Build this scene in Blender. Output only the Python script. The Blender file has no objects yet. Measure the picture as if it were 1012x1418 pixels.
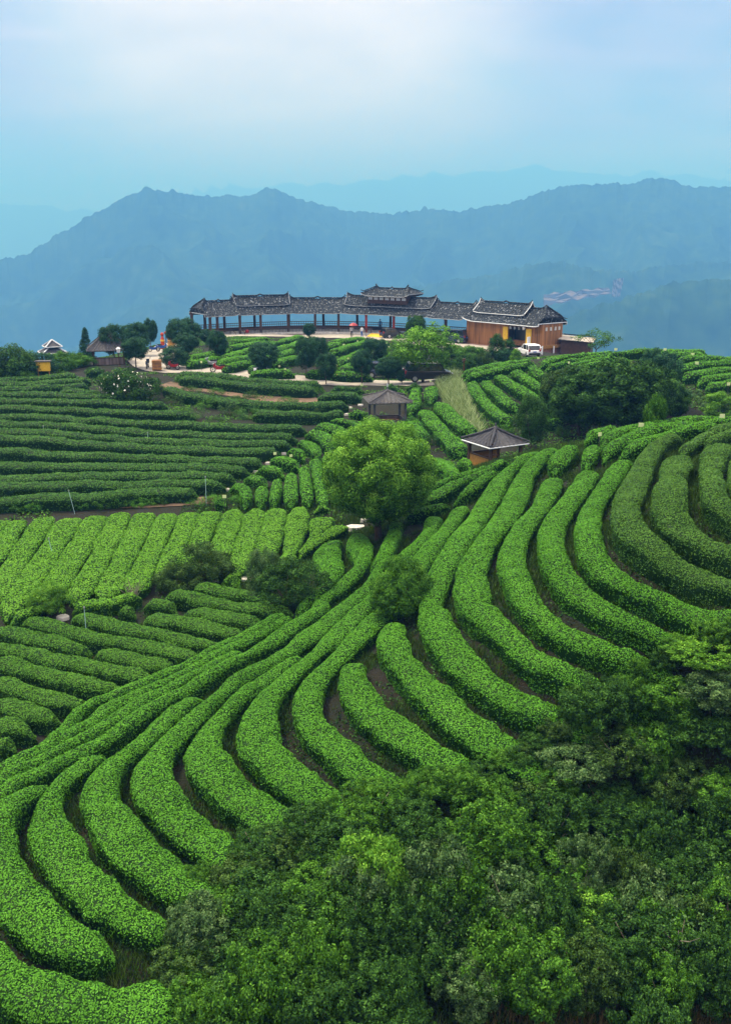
import bpy, bmesh, math, random
import numpy as np
from mathutils import Vector
R_ = math.radians
rng = np.random.default_rng(7)
random.seed(7)
S = bpy.context.scene
COL = S.collection
# ------------------------------------------------------------------ camera model
F = 1300.0; CX = 506.0; CY = 709.0
CAMZ = 20.0
P = math.atan(379 / F)                       # downward pitch, horizon at v = 330
cp, sp = math.cos(P), math.sin(P)
def ray(u, v):
    a = (np.asarray(u, float) - CX) / F; b = (CY - np.asarray(v, float)) / F
    return np.stack([a, cp + b * sp, -sp + b * cp], -1)
# ------------------------------------------------------------------ noise
def _hash(ix, iy, iz, seed):
    n = (ix.astype(np.int64) * 374761393 + iy.astype(np.int64) * 668265263 + iz.astype(np.int64) * 2147483647 + seed * 974634777) & 0x7fffffff
    n = ((n ^ (n >> 13)) * 1274126177) & 0x7fffffff
    n = ((n ^ (n >> 16)) * 668265263) & 0x7fffffff
    return (n & 0xffff) / 32767.5 - 1.0
def noise3(p, seed=0):
    p = np.asarray(p, float); i = np.floor(p); f = p - i; f = f * f * (3 - 2 * f); i = i.astype(np.int64)
    r = 0
    for dx in (0, 1):
        for dy in (0, 1):
            for dz in (0, 1):
                w = (f[..., 0] if dx else 1 - f[..., 0]) * (f[..., 1] if dy else 1 - f[..., 1]) * (f[..., 2] if dz else 1 - f[..., 2])
                r = r + w * _hash(i[..., 0] + dx, i[..., 1] + dy, i[..., 2] + dz, seed)
    return r
def fbm(p, seed=0, o=4):
    p = np.asarray(p, float); r = 0; a = 1.0
    for k in range(o):
        r = r + a * noise3(p * 2 ** k + 17.3 * k, seed + k); a *= .5
    return r
# ------------------------------------------------------------------ terrain: drop h below the camera at image points and ground points
CP = [ # u, v, h
 (0,1400,15.8),(150,1400,16.0),(0,1200,15.3),(100,1150,15.1),(0,1045,15.4),(200,1100,14.9),(300,1150,15.3),(450,1080,14.7),
 (250,924,15.0),(397,852,14.5),(100,990,15.3),(150,1040,15.1),(244,1296,15.8),
 (772,619,10.0),(735,630,10.4),(690,645,10.9),(640,660,11.7),(590,690,12.8),(943,604,9.0),(1012,585,8.6),(865,715,9.2),(920,765,9.1),(1012,812,9.2),
 (950,680,8.6),(1005,700,8.0),
 (651,790,11.6),(700,885,11.8),(820,950,12.0),(620,775,12.0),(600,830,12.4),(700,960,12.9),(800,1010,13.2),
 (640,705,12.3),(500,880,13.8),(420,990,14.3),(520,1085,14.6),(560,740,13.2),(790,760,10.6),(830,700,10.0),
 (870,900,11.2),(950,870,10.8),
 (0,870,15.0),(300,830,14.8),(100,950,15.2),(0,700,14.3),(200,700,14.2),(400,700,14.0),(450,780,14.3),(480,740,14.1),(200,780,14.6),
 (100,690,13.9),(100,610,13.1),(100,548,12.4),(60,525,12.0),(-20,520,12.1),(300,690,13.8),(350,620,13.1),(350,562,12.7),
 (250,512,11.9),(400,523,12.2),(520,530,12.4),(430,680,13.6),(430,600,12.9),(500,570,12.8),
 (535,588,13.2),(600,600,13.1),(640,640,13.4),(600,655,13.7),
 (705,585,12.5),(650,530,11.5),(700,508,10.5),(780,498,10.0),(850,491,9.8),(930,493,9.7),(1000,500,10.0),(1000,532,10.8),(960,575,12.0),(840,600,12.8),(749,610,12.9),(760,560,11.9),
 (740,487,12.9),(600,490,12.7),(300,500,12.2),(450,490,12.5),(600,525,12.5),(640,505,12.3),
 (140,500,11.9),(230,480,12.6),(50,512,12.9)]
WP = [ # x, y, h
 (5,52,12.9),(9,53,12.9),(15,56,12.8),(22,58,12.2),(-24,128,13.0),(-10,133,13.15),(0,131,13.15),(8,125,13.1),(14,118,13.05),(-18,138,13.3),(0,142,13.5),(20,120,13.4),
 (-30,160,24),(0,160,24),(28,146,22),(-30,190,48),(0,190,48),(40,190,48),(30,108,14),(45,112,18),(60,135,32),(60,90,14.5),(60,60,12),(50,40,9.5),(38,95,13),
 (-60,122,24),(-62,150,34),(-75,100,19),(-75,60,15.5),(-50,84,13.6),(-60,40,15.8),(-40,20,16.6),(-45,105,15.5),(-38,122,16.5),
 (0,4,18.2),(-15,4,17.6),(15,4,19),(40,12,16),(30,25,11.0),(32,35,8.6),(45,25,9.5),(6,15,17.6),(0,17,17.0),(10,19,16.6),(14,23,14.6),(18,26,12.0),(8,22.5,15.6),(3,20.5,15.9)]
cu = np.array(CP, float); d = ray(cu[:, 0], cu[:, 1]); t = cu[:, 2] / -d[:, 2]
CXY = np.concatenate([d[:, :2] * t[:, None], np.array(WP, float)[:, :2]]); CH = np.concatenate([cu[:, 2], np.array(WP, float)[:, 2]])
def tps(r2): return np.where(r2 > 0, r2 * np.log(np.maximum(r2, 1e-9)), 0)
SC = 30.0
A = CXY / SC; n_ = len(A)
K = tps(((A[:, None] - A[None]) ** 2).sum(-1)) + np.eye(n_) * 0.004
Pm = np.c_[np.ones(n_), A]
M_ = np.block([[K, Pm], [Pm.T, np.zeros((3, 3))]])
sol = np.linalg.solve(M_, np.r_[CH, 0, 0, 0])
GX0, GX1, GY0, GY1, GS = -80.0, 80.0, 0.0, 195.0, 0.4
gx = np.arange(GX0, GX1 + .01, GS); gy = np.arange(GY0, GY1 + .01, GS)
GXX, GYY = np.meshgrid(gx, gy)
q = np.c_[GXX.ravel(), GYY.ravel()] / SC
h = np.zeros(len(q))
for a in range(0, len(q), 20000):
    b = q[a:a + 20000]
    h[a:a + 20000] = tps(((b[:, None] - A[None]) ** 2).sum(-1)) @ sol[:n_] + np.c_[np.ones(len(b)), b] @ sol[n_:]
ZT = CAMZ - h.reshape(GXX.shape)
ZT += 0.05 * fbm(np.stack([GXX * .9, GYY * .9, GXX * 0], -1), 3, 3)
def zt(x, y):
    x = np.asarray(x, float); y = np.asarray(y, float)
    fx = np.clip((x - GX0) / GS, 0, len(gx) - 1.001); fy = np.clip((y - GY0) / GS, 0, len(gy) - 1.001)
    ix = fx.astype(int); iy = fy.astype(int); fx = fx - ix; fy = fy - iy
    return (ZT[iy, ix] * (1 - fx) + ZT[iy, ix + 1] * fx) * (1 - fy) + (ZT[iy + 1, ix] * (1 - fx) + ZT[iy + 1, ix + 1] * fx) * fy
TT = np.concatenate([np.arange(8, 70, .06), np.arange(70, 190, .15)])
def hit(u, v, off=0.0):
    """first ground point seen at photo pixel (u, v), for a thing whose visible middle is off above the ground"""
    dd = ray(u, v); p = dd * TT[:, None]; z = p[:, 2] + CAMZ
    k = np.nonzero(z < zt(p[:, 0], p[:, 1]) + off)[0]
    k = k[0] if len(k) else len(TT) - 1
    return np.array([p[k, 0], p[k, 1], float(zt(p[k, 0], p[k, 1]))])
def proj(p):
    x, y, z = p[0], p[1], p[2] - CAMZ
    dep = y * cp - z * sp; up = y * sp + z * cp
    return CX + F * x / dep, CY - F * up / dep
# ------------------------------------------------------------------ materials
def mat(name):
    m = bpy.data.materials.new(name); m.use_nodes = True
    nt = m.node_tree; b = nt.nodes['Principled BSDF']; b.inputs['Specular IOR Level'].default_value = .3
    return m, nt, b
def ramp(nt, stops):
    r = nt.nodes.new('ShaderNodeValToRGB'); e = r.color_ramp.elements
    e[0].position, e[0].color = stops[0][0], (*stops[0][1], 1); e[1].position, e[1].color = stops[-1][0], (*stops[-1][1], 1)
    for p_, c in stops[1:-1]:
        x = e.new(p_); x.color = (*c, 1)
    return r
def nz(nt, scale, detail=4, coord='Object'):
    tc = nt.nodes.new('ShaderNodeTexCoord'); n = nt.nodes.new('ShaderNodeTexNoise')
    n.inputs['Scale'].default_value = scale; n.inputs['Detail'].default_value = detail
    nt.links.new(tc.outputs[coord], n.inputs['Vector']); return n
def leafmat(name, dark, mid, light, rough=.5, transl=.25):
    m, nt, b = mat(name)
    at = nt.nodes.new('ShaderNodeAttribute'); at.attribute_name = 'tone'
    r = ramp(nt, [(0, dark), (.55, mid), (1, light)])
    nt.links.new(at.outputs['Fac'], r.inputs['Fac'])
    nt.links.new(r.outputs['Color'], b.inputs['Base Color']); b.inputs['Roughness'].default_value = rough
    b.inputs['Specular IOR Level'].default_value = .06
    tr = nt.nodes.new('ShaderNodeBsdfTranslucent'); mx = nt.nodes.new('ShaderNodeMixShader'); mx.inputs[0].default_value = transl
    nt.links.new(r.outputs['Color'], tr.inputs['Color'])
    nt.links.new(b.outputs[0], mx.inputs[1]); nt.links.new(tr.outputs[0], mx.inputs[2])
    nt.links.new(mx.outputs[0], nt.nodes['Material Output'].inputs['Surface'])
    return m
def plain(name, c, rough=.6, metal=0, var=.25, scale=6.0, bump=0, spec=.3):
    m, nt, b = mat(name); n = nz(nt, scale, 5)
    r = ramp(nt, [(.3, tuple(x * (1 - var) for x in c)), (.7, tuple(min(1, x * (1 + var)) for x in c))])
    nt.links.new(n.outputs['Fac'], r.inputs['Fac']); nt.links.new(r.outputs['Color'], b.inputs['Base Color'])
    b.inputs['Roughness'].default_value = rough; b.inputs['Metallic'].default_value = metal; b.inputs['Specular IOR Level'].default_value = spec
    if bump:
        bp = nt.nodes.new('ShaderNodeBump'); bp.inputs['Strength'].default_value = bump; bp.inputs['Distance'].default_value = .05
        nt.links.new(n.outputs['Fac'], bp.inputs['Height']); nt.links.new(bp.outputs[0], b.inputs['Normal'])
    return m
def speck(name, dark, mid, light, scale):
    """roof tiles, mostly dark with worn pale ones"""
    m, nt, b = mat(name); n = nz(nt, scale, 8); n.inputs['Roughness'].default_value = .75
    r = ramp(nt, [(.36, dark), (.55, mid), (.68, light)])
    nt.links.new(n.outputs['Fac'], r.inputs['Fac']); nt.links.new(r.outputs['Color'], b.inputs['Base Color']); b.inputs['Roughness'].default_value = .8; b.inputs['Specular IOR Level'].default_value = .1
    return m
M = {}
M['tea_mid'] = leafmat('tea_mid', (.010,.038,.005), (.088,.275,.022), (.185,.480,.052))
M['tea_bright'] = leafmat('tea_bright', (0.013, 0.048, 0.005), (0.112, 0.3, 0.022), (0.21, 0.45, 0.05))
M['tea_dark'] = leafmat('tea_dark', (0.011, 0.038, 0.006), (0.078, 0.215, 0.022), (0.165, 0.37, 0.038))
M['tea_terrace'] = leafmat('tea_terrace', (0.011, 0.038, 0.01), (0.06, 0.165, 0.028), (0.15, 0.33, 0.052))
M['tea_grey'] = leafmat('tea_grey', (0.012, 0.038, 0.008), (0.072, 0.178, 0.026), (0.165, 0.33, 0.066))
M['leaf_dark'] = leafmat('leaf_dark', (0.005, 0.019, 0.005), (0.03, 0.092, 0.015), (0.09, 0.22, 0.034), .5)
M['leaf_blue'] = leafmat('leaf_blue', (0.006, 0.024, 0.014), (0.024, 0.085, 0.036), (0.065, 0.175, 0.065), .5)
M['leaf_mid'] = leafmat('leaf_mid', (0.008, 0.03, 0.004), (0.05, 0.155, 0.014), (0.14, 0.33, 0.034), .5)
M['leaf_light'] = leafmat('leaf_light', (0.012, 0.045, 0.004), (0.095, 0.26, 0.02), (0.24, 0.48, 0.055), .5)
M['leaf_olive'] = leafmat('leaf_olive', (0.008, 0.022, 0.005), (0.042, 0.098, 0.018), (0.11, 0.205, 0.044), .5)
M['leaf_grey'] = leafmat('leaf_grey', (0.012, 0.034, 0.01), (0.06, 0.135, 0.036), (0.17, 0.28, 0.098), .5)
M['grass'] = leafmat('grass_blades', (.010,.026,.004), (.038,.088,.013), (.095,.165,.036), .6)
M['drygrass'] = leafmat('dry_grass', (.040,.032,.012), (.100,.075,.028), (.190,.150,.065), .7)
M['palegrass'] = leafmat('pale_grass', (.070,.120,.035), (.220,.310,.115), (.420,.490,.280), .6)
M['flower'] = plain('white_blossom', (.75,.76,.62), .6, 0, .1)
M['bark'] = plain('bark', (.075,.055,.040), .85, 0, .35, 9, .5)
M['palebark'] = plain('pale_bark', (.21,.18,.14), .8, 0, .3, 9, .4)
M['tile'] = speck('slate_tile', (.010,.014,.020), (.024,.031,.040), (.40,.44,.48), 3.6)
M['tile_brown'] = plain('grey_tile', (.040,.042,.052), .65, 0, .35, 5, .3)
M['limewash'] = plain('white_lime_trim', (.62,.66,.68), .7, 0, .12)
M['trim_grey'] = plain('grey_lime_trim', (.27,.30,.33), .7, 0, .25)
M['wood'] = plain('brown_timber', (.230,.110,.042), .65, 0, .35, 4, .2)
M['wood_d'] = plain('dark_timber', (.070,.036,.023), .6, 0, .3, 4, .2)
M['wood_g'] = plain('weathered_timber', (.075,.074,.078), .8, 0, .35, 6, .2)
M['wood_r'] = plain('red_column', (.30,.035,.022), .5, 0, .2)
M['yellow'] = plain('yellow_panel', (.72,.44,.025), .55, 0, .12)
M['ochre'] = plain('ochre_panel', (.34,.17,.035), .6, 0, .2)
M['concrete'] = plain('concrete', (.31,.285,.245), .85, 0, .2, 1.2, .2)
M['stone'] = plain('pale_stone', (.50,.48,.43), .8, 0, .25, 3, .3)
M['brick'] = plain('brick_plinth', (.20,.10,.085), .8, 0, .3, 6, .2)
M['white'] = plain('white_paint', (.80,.81,.82), .35, 0, .04, 2, 0, .5)
M['navy'] = plain('navy_paint', (.012,.026,.060), .25, 0, .1, 2, 0, .6)
M['black'] = plain('black_paint', (.010,.011,.013), .3, 0, .2, 3, 0, .5)
M['glass'] = plain('dark_glass', (.010,.014,.018), .08, 0, .1, 2, 0, .8)
M['rubber'] = plain('rubber', (.013,.013,.013), .8, 0, .2)
M['chrome'] = plain('grey_metal', (.42,.43,.45), .3, .8, .1)
M['red'] = plain('red_paint', (.27,.018,.022), .4, 0, .12)
M['orange'] = plain('orange_red_paint', (.45,.05,.018), .5, 0, .12)
M['blue'] = plain('blue_paint', (.020,.075,.30), .4, 0, .15)
M['green_p'] = plain('green_paint', (.010,.30,.19), .5, 0, .1)
M['skin'] = plain('skin', (.40,.235,.155), .55, 0, .08)
M['hair'] = plain('black_hair', (.010,.008,.007), .5, 0, .2)
M['cloth_dark'] = plain('dark_cloth', (.022,.024,.034), .8, 0, .2)
M['cloth_blue'] = plain('blue_cloth', (.05,.13,.34), .8, 0, .15)
M['cloth_white'] = plain('white_cloth', (.68,.68,.68), .8, 0, .08)
M['card'] = plain('pale_yellow_card', (.68,.76,.36), .55, 0, .06)
M['pipe'] = plain('pale_blue_pipe', (.33,.52,.52), .45, 0, .1)
M['lamp_y'] = plain('amber_lens', (.6,.28,.03), .3, 0, .1)
# planked wall
def planks(name, c):
    m, nt, b = mat(name); tc = nt.nodes.new('ShaderNodeTexCoord'); mp = nt.nodes.new('ShaderNodeMapping')
    mp.inputs['Scale'].default_value = (4.0, 4.0, .18); nt.links.new(tc.outputs['Object'], mp.inputs['Vector'])
    n = nt.nodes.new('ShaderNodeTexNoise'); n.inputs['Scale'].default_value = 1.0; n.inputs['Detail'].default_value = 6
    nt.links.new(mp.outputs[0], n.inputs['Vector'])
    r = ramp(nt, [(.3, tuple(x * .45 for x in c)), (.5, c), (.7, tuple(x * 1.6 for x in c))])
    nt.links.new(n.outputs['Fac'], r.inputs['Fac']); nt.links.new(r.outputs['Color'], b.inputs['Base Color']); b.inputs['Roughness'].default_value = .7
    return m
M['plank'] = planks('plank_wall', (.27,.120,.040))
M['plank_g'] = planks('grey_plank_wall', (.16,.125,.115))
def groundmat():
    m, nt, b = mat('soil_and_weeds'); n = nz(nt, .35, 8); n2 = nz(nt, 3.0, 6); n3 = nz(nt, 14, 4)
    r = ramp(nt, [(.30, (.008,.018,.004)), (.50, (.009,.012,.005)), (.64, (.015,.011,.007)), (.82, (.070,.046,.028))])
    mx = nt.nodes.new('ShaderNodeMix'); mx.data_type = 'FLOAT'; mx.inputs['Factor'].default_value = .5
    nt.links.new(n.outputs['Fac'], mx.inputs[2]); nt.links.new(n2.outputs['Fac'], mx.inputs[3])
    nt.links.new(mx.outputs[0], r.inputs['Fac'])
    m2 = nt.nodes.new('ShaderNodeMix'); m2.data_type = 'RGBA'; m2.blend_type = 'MULTIPLY'; m2.inputs['Factor'].default_value = .6
    r3 = ramp(nt, [(.3, (.45,.45,.45)), (.7, (1,1,1))]); nt.links.new(n3.outputs['Fac'], r3.inputs['Fac'])
    nt.links.new(r.outputs['Color'], m2.inputs[6]); nt.links.new(r3.outputs['Color'], m2.inputs[7])
    nt.links.new(m2.outputs[2], b.inputs['Base Color']); b.inputs['Roughness'].default_value = .95
    bp = nt.nodes.new('ShaderNodeBump'); bp.inputs['Strength'].default_value = .7; bp.inputs['Distance'].default_value = .08
    nt.links.new(n3.outputs['Fac'], bp.inputs['Height']); nt.links.new(bp.outputs[0], b.inputs['Normal'])
    return m
M['soil'] = groundmat()
def forestmat():
    m, nt, b = mat('wooded_slopes'); n = nz(nt, .035, 10); n2 = nz(nt, .006, 6)
    r = ramp(nt, [(.35, (.008,.024,.010)), (.55, (.022,.052,.018)), (.75, (.050,.085,.030))])
    mx = nt.nodes.new('ShaderNodeMix'); mx.data_type = 'FLOAT'; mx.inputs['Factor'].default_value = .4
    nt.links.new(n.outputs['Fac'], mx.inputs[2]); nt.links.new(n2.outputs['Fac'], mx.inputs[3])
    nt.links.new(mx.outputs[0], r.inputs['Fac'])
    nt.links.new(r.outputs['Color'], b.inputs['Base Color']); b.inputs['Roughness'].default_value = 1; b.inputs['Specular IOR Level'].default_value = 0
    return m
M['forest'] = forestmat()
M['scar'] = plain('bare_earth', (.105,.078,.068), .9, 0, .15, .02)
M['earth'] = plain('brown_earth', (.120,.080,.052), .95, 0, .4, 1.5, .4)
# ------------------------------------------------------------------ objects
def link(name, me, parent=None, m=None):
    o = bpy.data.objects.new(name, me); COL.objects.link(o)
    if parent is not None: o.parent = parent
    if m is not None and me is not None and not me.materials: me.materials.append(M[m] if isinstance(m, str) else m)
    return o
def tag(o, label=None, cat=None, group=None, kind=None):
    if label: o['label'] = label
    if cat: o['category'] = cat
    if group: o['group'] = group
    if kind: o['kind'] = kind
    return o
def thing(name, label, cat, loc=(0, 0, 0), rz=0.0, group=None):
    o = bpy.data.objects.new(name, None); COL.objects.link(o); o.empty_display_size = .3
    o.location = tuple(float(x) for x in loc); o.rotation_euler = (0, 0, rz); return tag(o, label, cat, group)
def npmesh(name, V, Q=None, T=None, tone=None, smooth=False, mi=None):
    me = bpy.data.meshes.new(name); V = np.asarray(V, np.float32)
    nq = 0 if Q is None else len(Q); nt = 0 if T is None else len(T)
    me.vertices.add(len(V)); me.vertices.foreach_set('co', V.ravel())
    idx = []; tot = []
    if nq: idx.append(np.asarray(Q, np.int32).ravel()); tot.append(np.full(nq, 4, np.int32))
    if nt: idx.append(np.asarray(T, np.int32).ravel()); tot.append(np.full(nt, 3, np.int32))
    idx = np.concatenate(idx); tot = np.concatenate(tot); st = np.r_[0, np.cumsum(tot)[:-1]].astype(np.int32)
    me.loops.add(len(idx)); me.loops.foreach_set('vertex_index', idx)
    me.polygons.add(len(tot)); me.polygons.foreach_set('loop_start', st)
    try: me.polygons.foreach_set('loop_total', tot)
    except Exception: pass
    if mi is not None: me.polygons.foreach_set('material_index', np.asarray(mi, np.int32))
    me.polygons.foreach_set('use_smooth', np.full(len(tot), bool(smooth)))
    if tone is not None:
        a = me.attributes.new('tone', 'FLOAT', 'FACE'); a.data.foreach_set('value', np.asarray(tone, np.float32))
    me.update(calc_edges=True); return me
def unit(a): return a / np.maximum(np.linalg.norm(a, axis=-1, keepdims=True), 1e-9)
def leaves(Pt, N, L, asp=.5, tilt=.8, r=rng, droop=0):
    """one diamond leaf quad at every point, roughly facing N"""
    n = len(Pt); L = np.broadcast_to(L, (n,)) * r.uniform(.7, 1.3, n)
    nn = unit(N + tilt * r.normal(size=(n, 3)) * .6); t = r.normal(size=(n, 3)); t = unit(t - nn * (t * nn).sum(-1, keepdims=True))
    b = np.cross(nn, t); h = L[:, None] / 2
    V = np.empty((n, 4, 3)); V[:, 0] = Pt - t * h; V[:, 1] = Pt + b * h * asp + t * h * .1; V[:, 2] = Pt + t * h + nn * (-droop * h); V[:, 3] = Pt - b * h * asp + t * h * .1
    return V.reshape(-1, 3), np.arange(4 * n).reshape(n, 4)
class MB:
    """collects boxes, tubes and strips and links them as one mesh object"""
    def __init__(s): s.v = []; s.f = []
    def add(s, V, Fs):
        k = len(s.v); s.v += [tuple(map(float, p)) for p in V]; s.f += [tuple(i + k for i in f) for f in Fs]; return s
    def box(s, c, d, rz=0, taper=1.0, rx=0):
        x, y, z = d[0] / 2, d[1] / 2, d[2] / 2; V = []
        for sz, k in ((-1, 1), (1, taper)):
            for sx, sy in ((-1, -1), (1, -1), (1, 1), (-1, 1)): V.append(Vector((sx * x * k, sy * y * k, sz * z)))
        if rx:
            from mathutils import Matrix; mm = Matrix.Rotation(rx, 3, 'X'); V = [mm @ w for w in V]
        ca, sa = math.cos(rz), math.sin(rz)
        V = [(c[0] + w.x * ca - w.y * sa, c[1] + w.x * sa + w.y * ca, c[2] + w.z) for w in V]
        return s.add(V, [(3, 2, 1, 0), (4, 5, 6, 7), (0, 1, 5, 4), (1, 2, 6, 5), (2, 3, 7, 6), (3, 0, 4, 7)])
    def tube(s, pts, rad, n=6, cap=True):
        pts = [Vector([float(x) for x in p]) for p in pts]; rad = [rad] * len(pts) if np.isscalar(rad) else rad; V = []
        for i, p in enumerate(pts):
            t = (pts[min(i + 1, len(pts) - 1)] - pts[max(i - 1, 0)]).normalized()
            a = t.orthogonal().normalized() if i == 0 else (a - t * a.dot(t)).normalized()
            b = t.cross(a)
            for k in range(n):
                q = 2 * math.pi * k / n; V.append(p + (a * math.cos(q) + b * math.sin(q)) * rad[i])
        Fs = [(i * n + k, i * n + (k + 1) % n, (i + 1) * n + (k + 1) % n, (i + 1) * n + k) for i in range(len(pts) - 1) for k in range(n)]
        if cap: Fs += [tuple(range(n))[::-1], tuple((len(pts) - 1) * n + k for k in range(n))]
        return s.add(V, Fs)
    def lathe(s, prof, n=12, c=(0, 0, 0)):
        V = [(c[0] + r * math.cos(2 * math.pi * k / n), c[1] + r * math.sin(2 * math.pi * k / n), c[2] + z) for r, z in prof for k in range(n)]
        return s.add(V, [(i * n + k, i * n + (k + 1) % n, (i + 1) * n + (k + 1) % n, (i + 1) * n + k) for i in range(len(prof) - 1) for k in range(n)] +
                     [tuple(range(n))[::-1], tuple((len(prof) - 1) * n + k for k in range(n))])
    def prism(s, loop, y0, y1):           # loop of (x, z), extruded along y
        n = len(loop); V = [(x, y0, z) for x, z in loop] + [(x, y1, z) for x, z in loop]
        return s.add(V, [tuple(range(n)), tuple(range(2 * n - 1, n - 1, -1))] + [(i, i + n, (i + 1) % n + n, (i + 1) % n) for i in range(n)])
    def grid(s, G):                        # G[i][j] points
        a, b = len(G), len(G[0]); V = [p for row in G for p in row]
        return s.add(V, [(i * b + j, i * b + j + 1, (i + 1) * b + j + 1, (i + 1) * b + j) for i in range(a - 1) for j in range(b - 1)])
    def slab(s, G, th):                    # a grid sheet given thickness downwards
        a, b = len(G), len(G[0]); s.grid(G); s.grid([[(p[0], p[1], p[2] - th) for p in row] for row in G][::-1])
        for e in ([r[0] for r in G][::-1], [r[-1] for r in G], G[0], G[-1][::-1]):
            s.grid([e, [(p[0], p[1], p[2] - th) for p in e]])
        return s
    def mesh(s, name, m, smooth=False, bevel=0):
        me = bpy.data.meshes.new(name); me.from_pydata(s.v, [], s.f)
        if bevel:
            bm = bmesh.new(); bm.from_mesh(me); bmesh.ops.remove_doubles(bm, verts=bm.verts, dist=1e-5)
            ed = [e for e in bm.edges if len(e.link_faces) == 2 and e.calc_face_angle(0) > .5]
            bmesh.ops.bevel(bm, geom=ed, offset=bevel, segments=2, affect='EDGES', profile=.5); bm.to_mesh(me); bm.free()
        if smooth: me.polygons.foreach_set('use_smooth', [True] * len(me.polygons))
        me.materials.append(M[m]); me.update(); return me
    def build(s, name, m, parent=None, smooth=False, bevel=0): return link(name, s.mesh(name, m, smooth, bevel), parent)
def kids(o): return [c for c in bpy.data.objects if c.parent == o]
def copy_tree(o, parent=None, ch=None):
    c = o.copy(); COL.objects.link(c)
    if parent is not None: c.parent = parent
    for k in (ch if ch is not None else kids(o)): copy_tree(k, c)
    return c
ORD = ['first','second','third','fourth','fifth','sixth','seventh','eighth','ninth','tenth','eleventh','twelfth','thirteenth','fourteenth','fifteenth','sixteenth','seventeenth','eighteenth','nineteenth','twentieth','twenty-first','twenty-second','twenty-third','twenty-fourth','twenty-fifth']
# ------------------------------------------------------------------ the ground
nx, ny = len(gx), len(gy)
ii = np.arange(nx * ny).reshape(ny, nx)
Qg = np.stack([ii[:-1, :-1], ii[:-1, 1:], ii[1:, 1:], ii[1:, :-1]], -1).reshape(-1, 4)
ground = link('hillside_ground', npmesh('hillside_ground', np.stack([GXX, GYY, ZT], -1).reshape(-1, 3), Qg, smooth=True), None, 'soil')
tag(ground, kind='structure')
# ------------------------------------------------------------------ clipped tea hedges
TILE = {'P': (0, 0, 1), 'T1': (0,800,4), 'T2': (200,800,4), 'T3': (400,800,4), 'T4': (400,650,4), 'T5': (600,600,4), 'T6': (780,560,4.362), 'T7': (600,800,4),
 'T8': (780,740,4.362), 'T9': (0,1020,4), 'TA': (200,1000,4), 'TB': (0,680,4), 'TC': (220,670,4), 'TD': (0,500,4), 'TE': (250,500,4), 'TF': (480,500,4), 'TG': (600,470,4), 'R6': (720,440,3.466), 'R3': (240,380,3.614)}
def path_px(s):
    o = []
    for part in s.split(';'):
        k, pts = part.split(':'); u0, v0, sc = TILE[k.strip()]
        for w in pts.split():
            x, y = w.split(','); o.append((u0 + float(x) / sc, v0 + float(y) / sc))
    return o
def resample(pts, ds, smooth=2):
    p = np.asarray(pts, float)
    for _ in range(smooth):                     # Chaikin, end points kept
        a = p[:-1] * .75 + p[1:] * .25; b = p[:-1] * .25 + p[1:] * .75
        p = np.concatenate([p[:1], np.stack([a, b], 1).reshape(-1, p.shape[1]), p[-1:]])
    l = np.r_[0, np.cumsum(np.linalg.norm(np.diff(p, axis=0), axis=1))]
    n = max(3, int(l[-1] / ds) + 1); s = np.linspace(0, l[-1], n)
    return np.stack([np.interp(s, l, p[:, k]) for k in range(p.shape[1])], 1)
NH = 0
HS = []
def hedge(path, W, H, m, label, group, bright=.0, lk=1.0, ext=0):
    global RUNON
    w = np.array([hit(u, v, H * .7)[:2] for u, v in path_px(path)])
    if RUNON and len(HS) not in (0, 1, 2):
        q = path_px(path); dx, dy = q[-1][0] - q[-2][0], q[-1][1] - q[-2][1]; l_ = math.hypot(dx, dy); w = np.concatenate([w, [hit(q[-1][0] + dx / l_ * 40, q[-1][1] + dy / l_ * 40, H * .7)[:2]]])
    HS.append((w, W, H, m, label, group, bright, lk))
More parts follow.
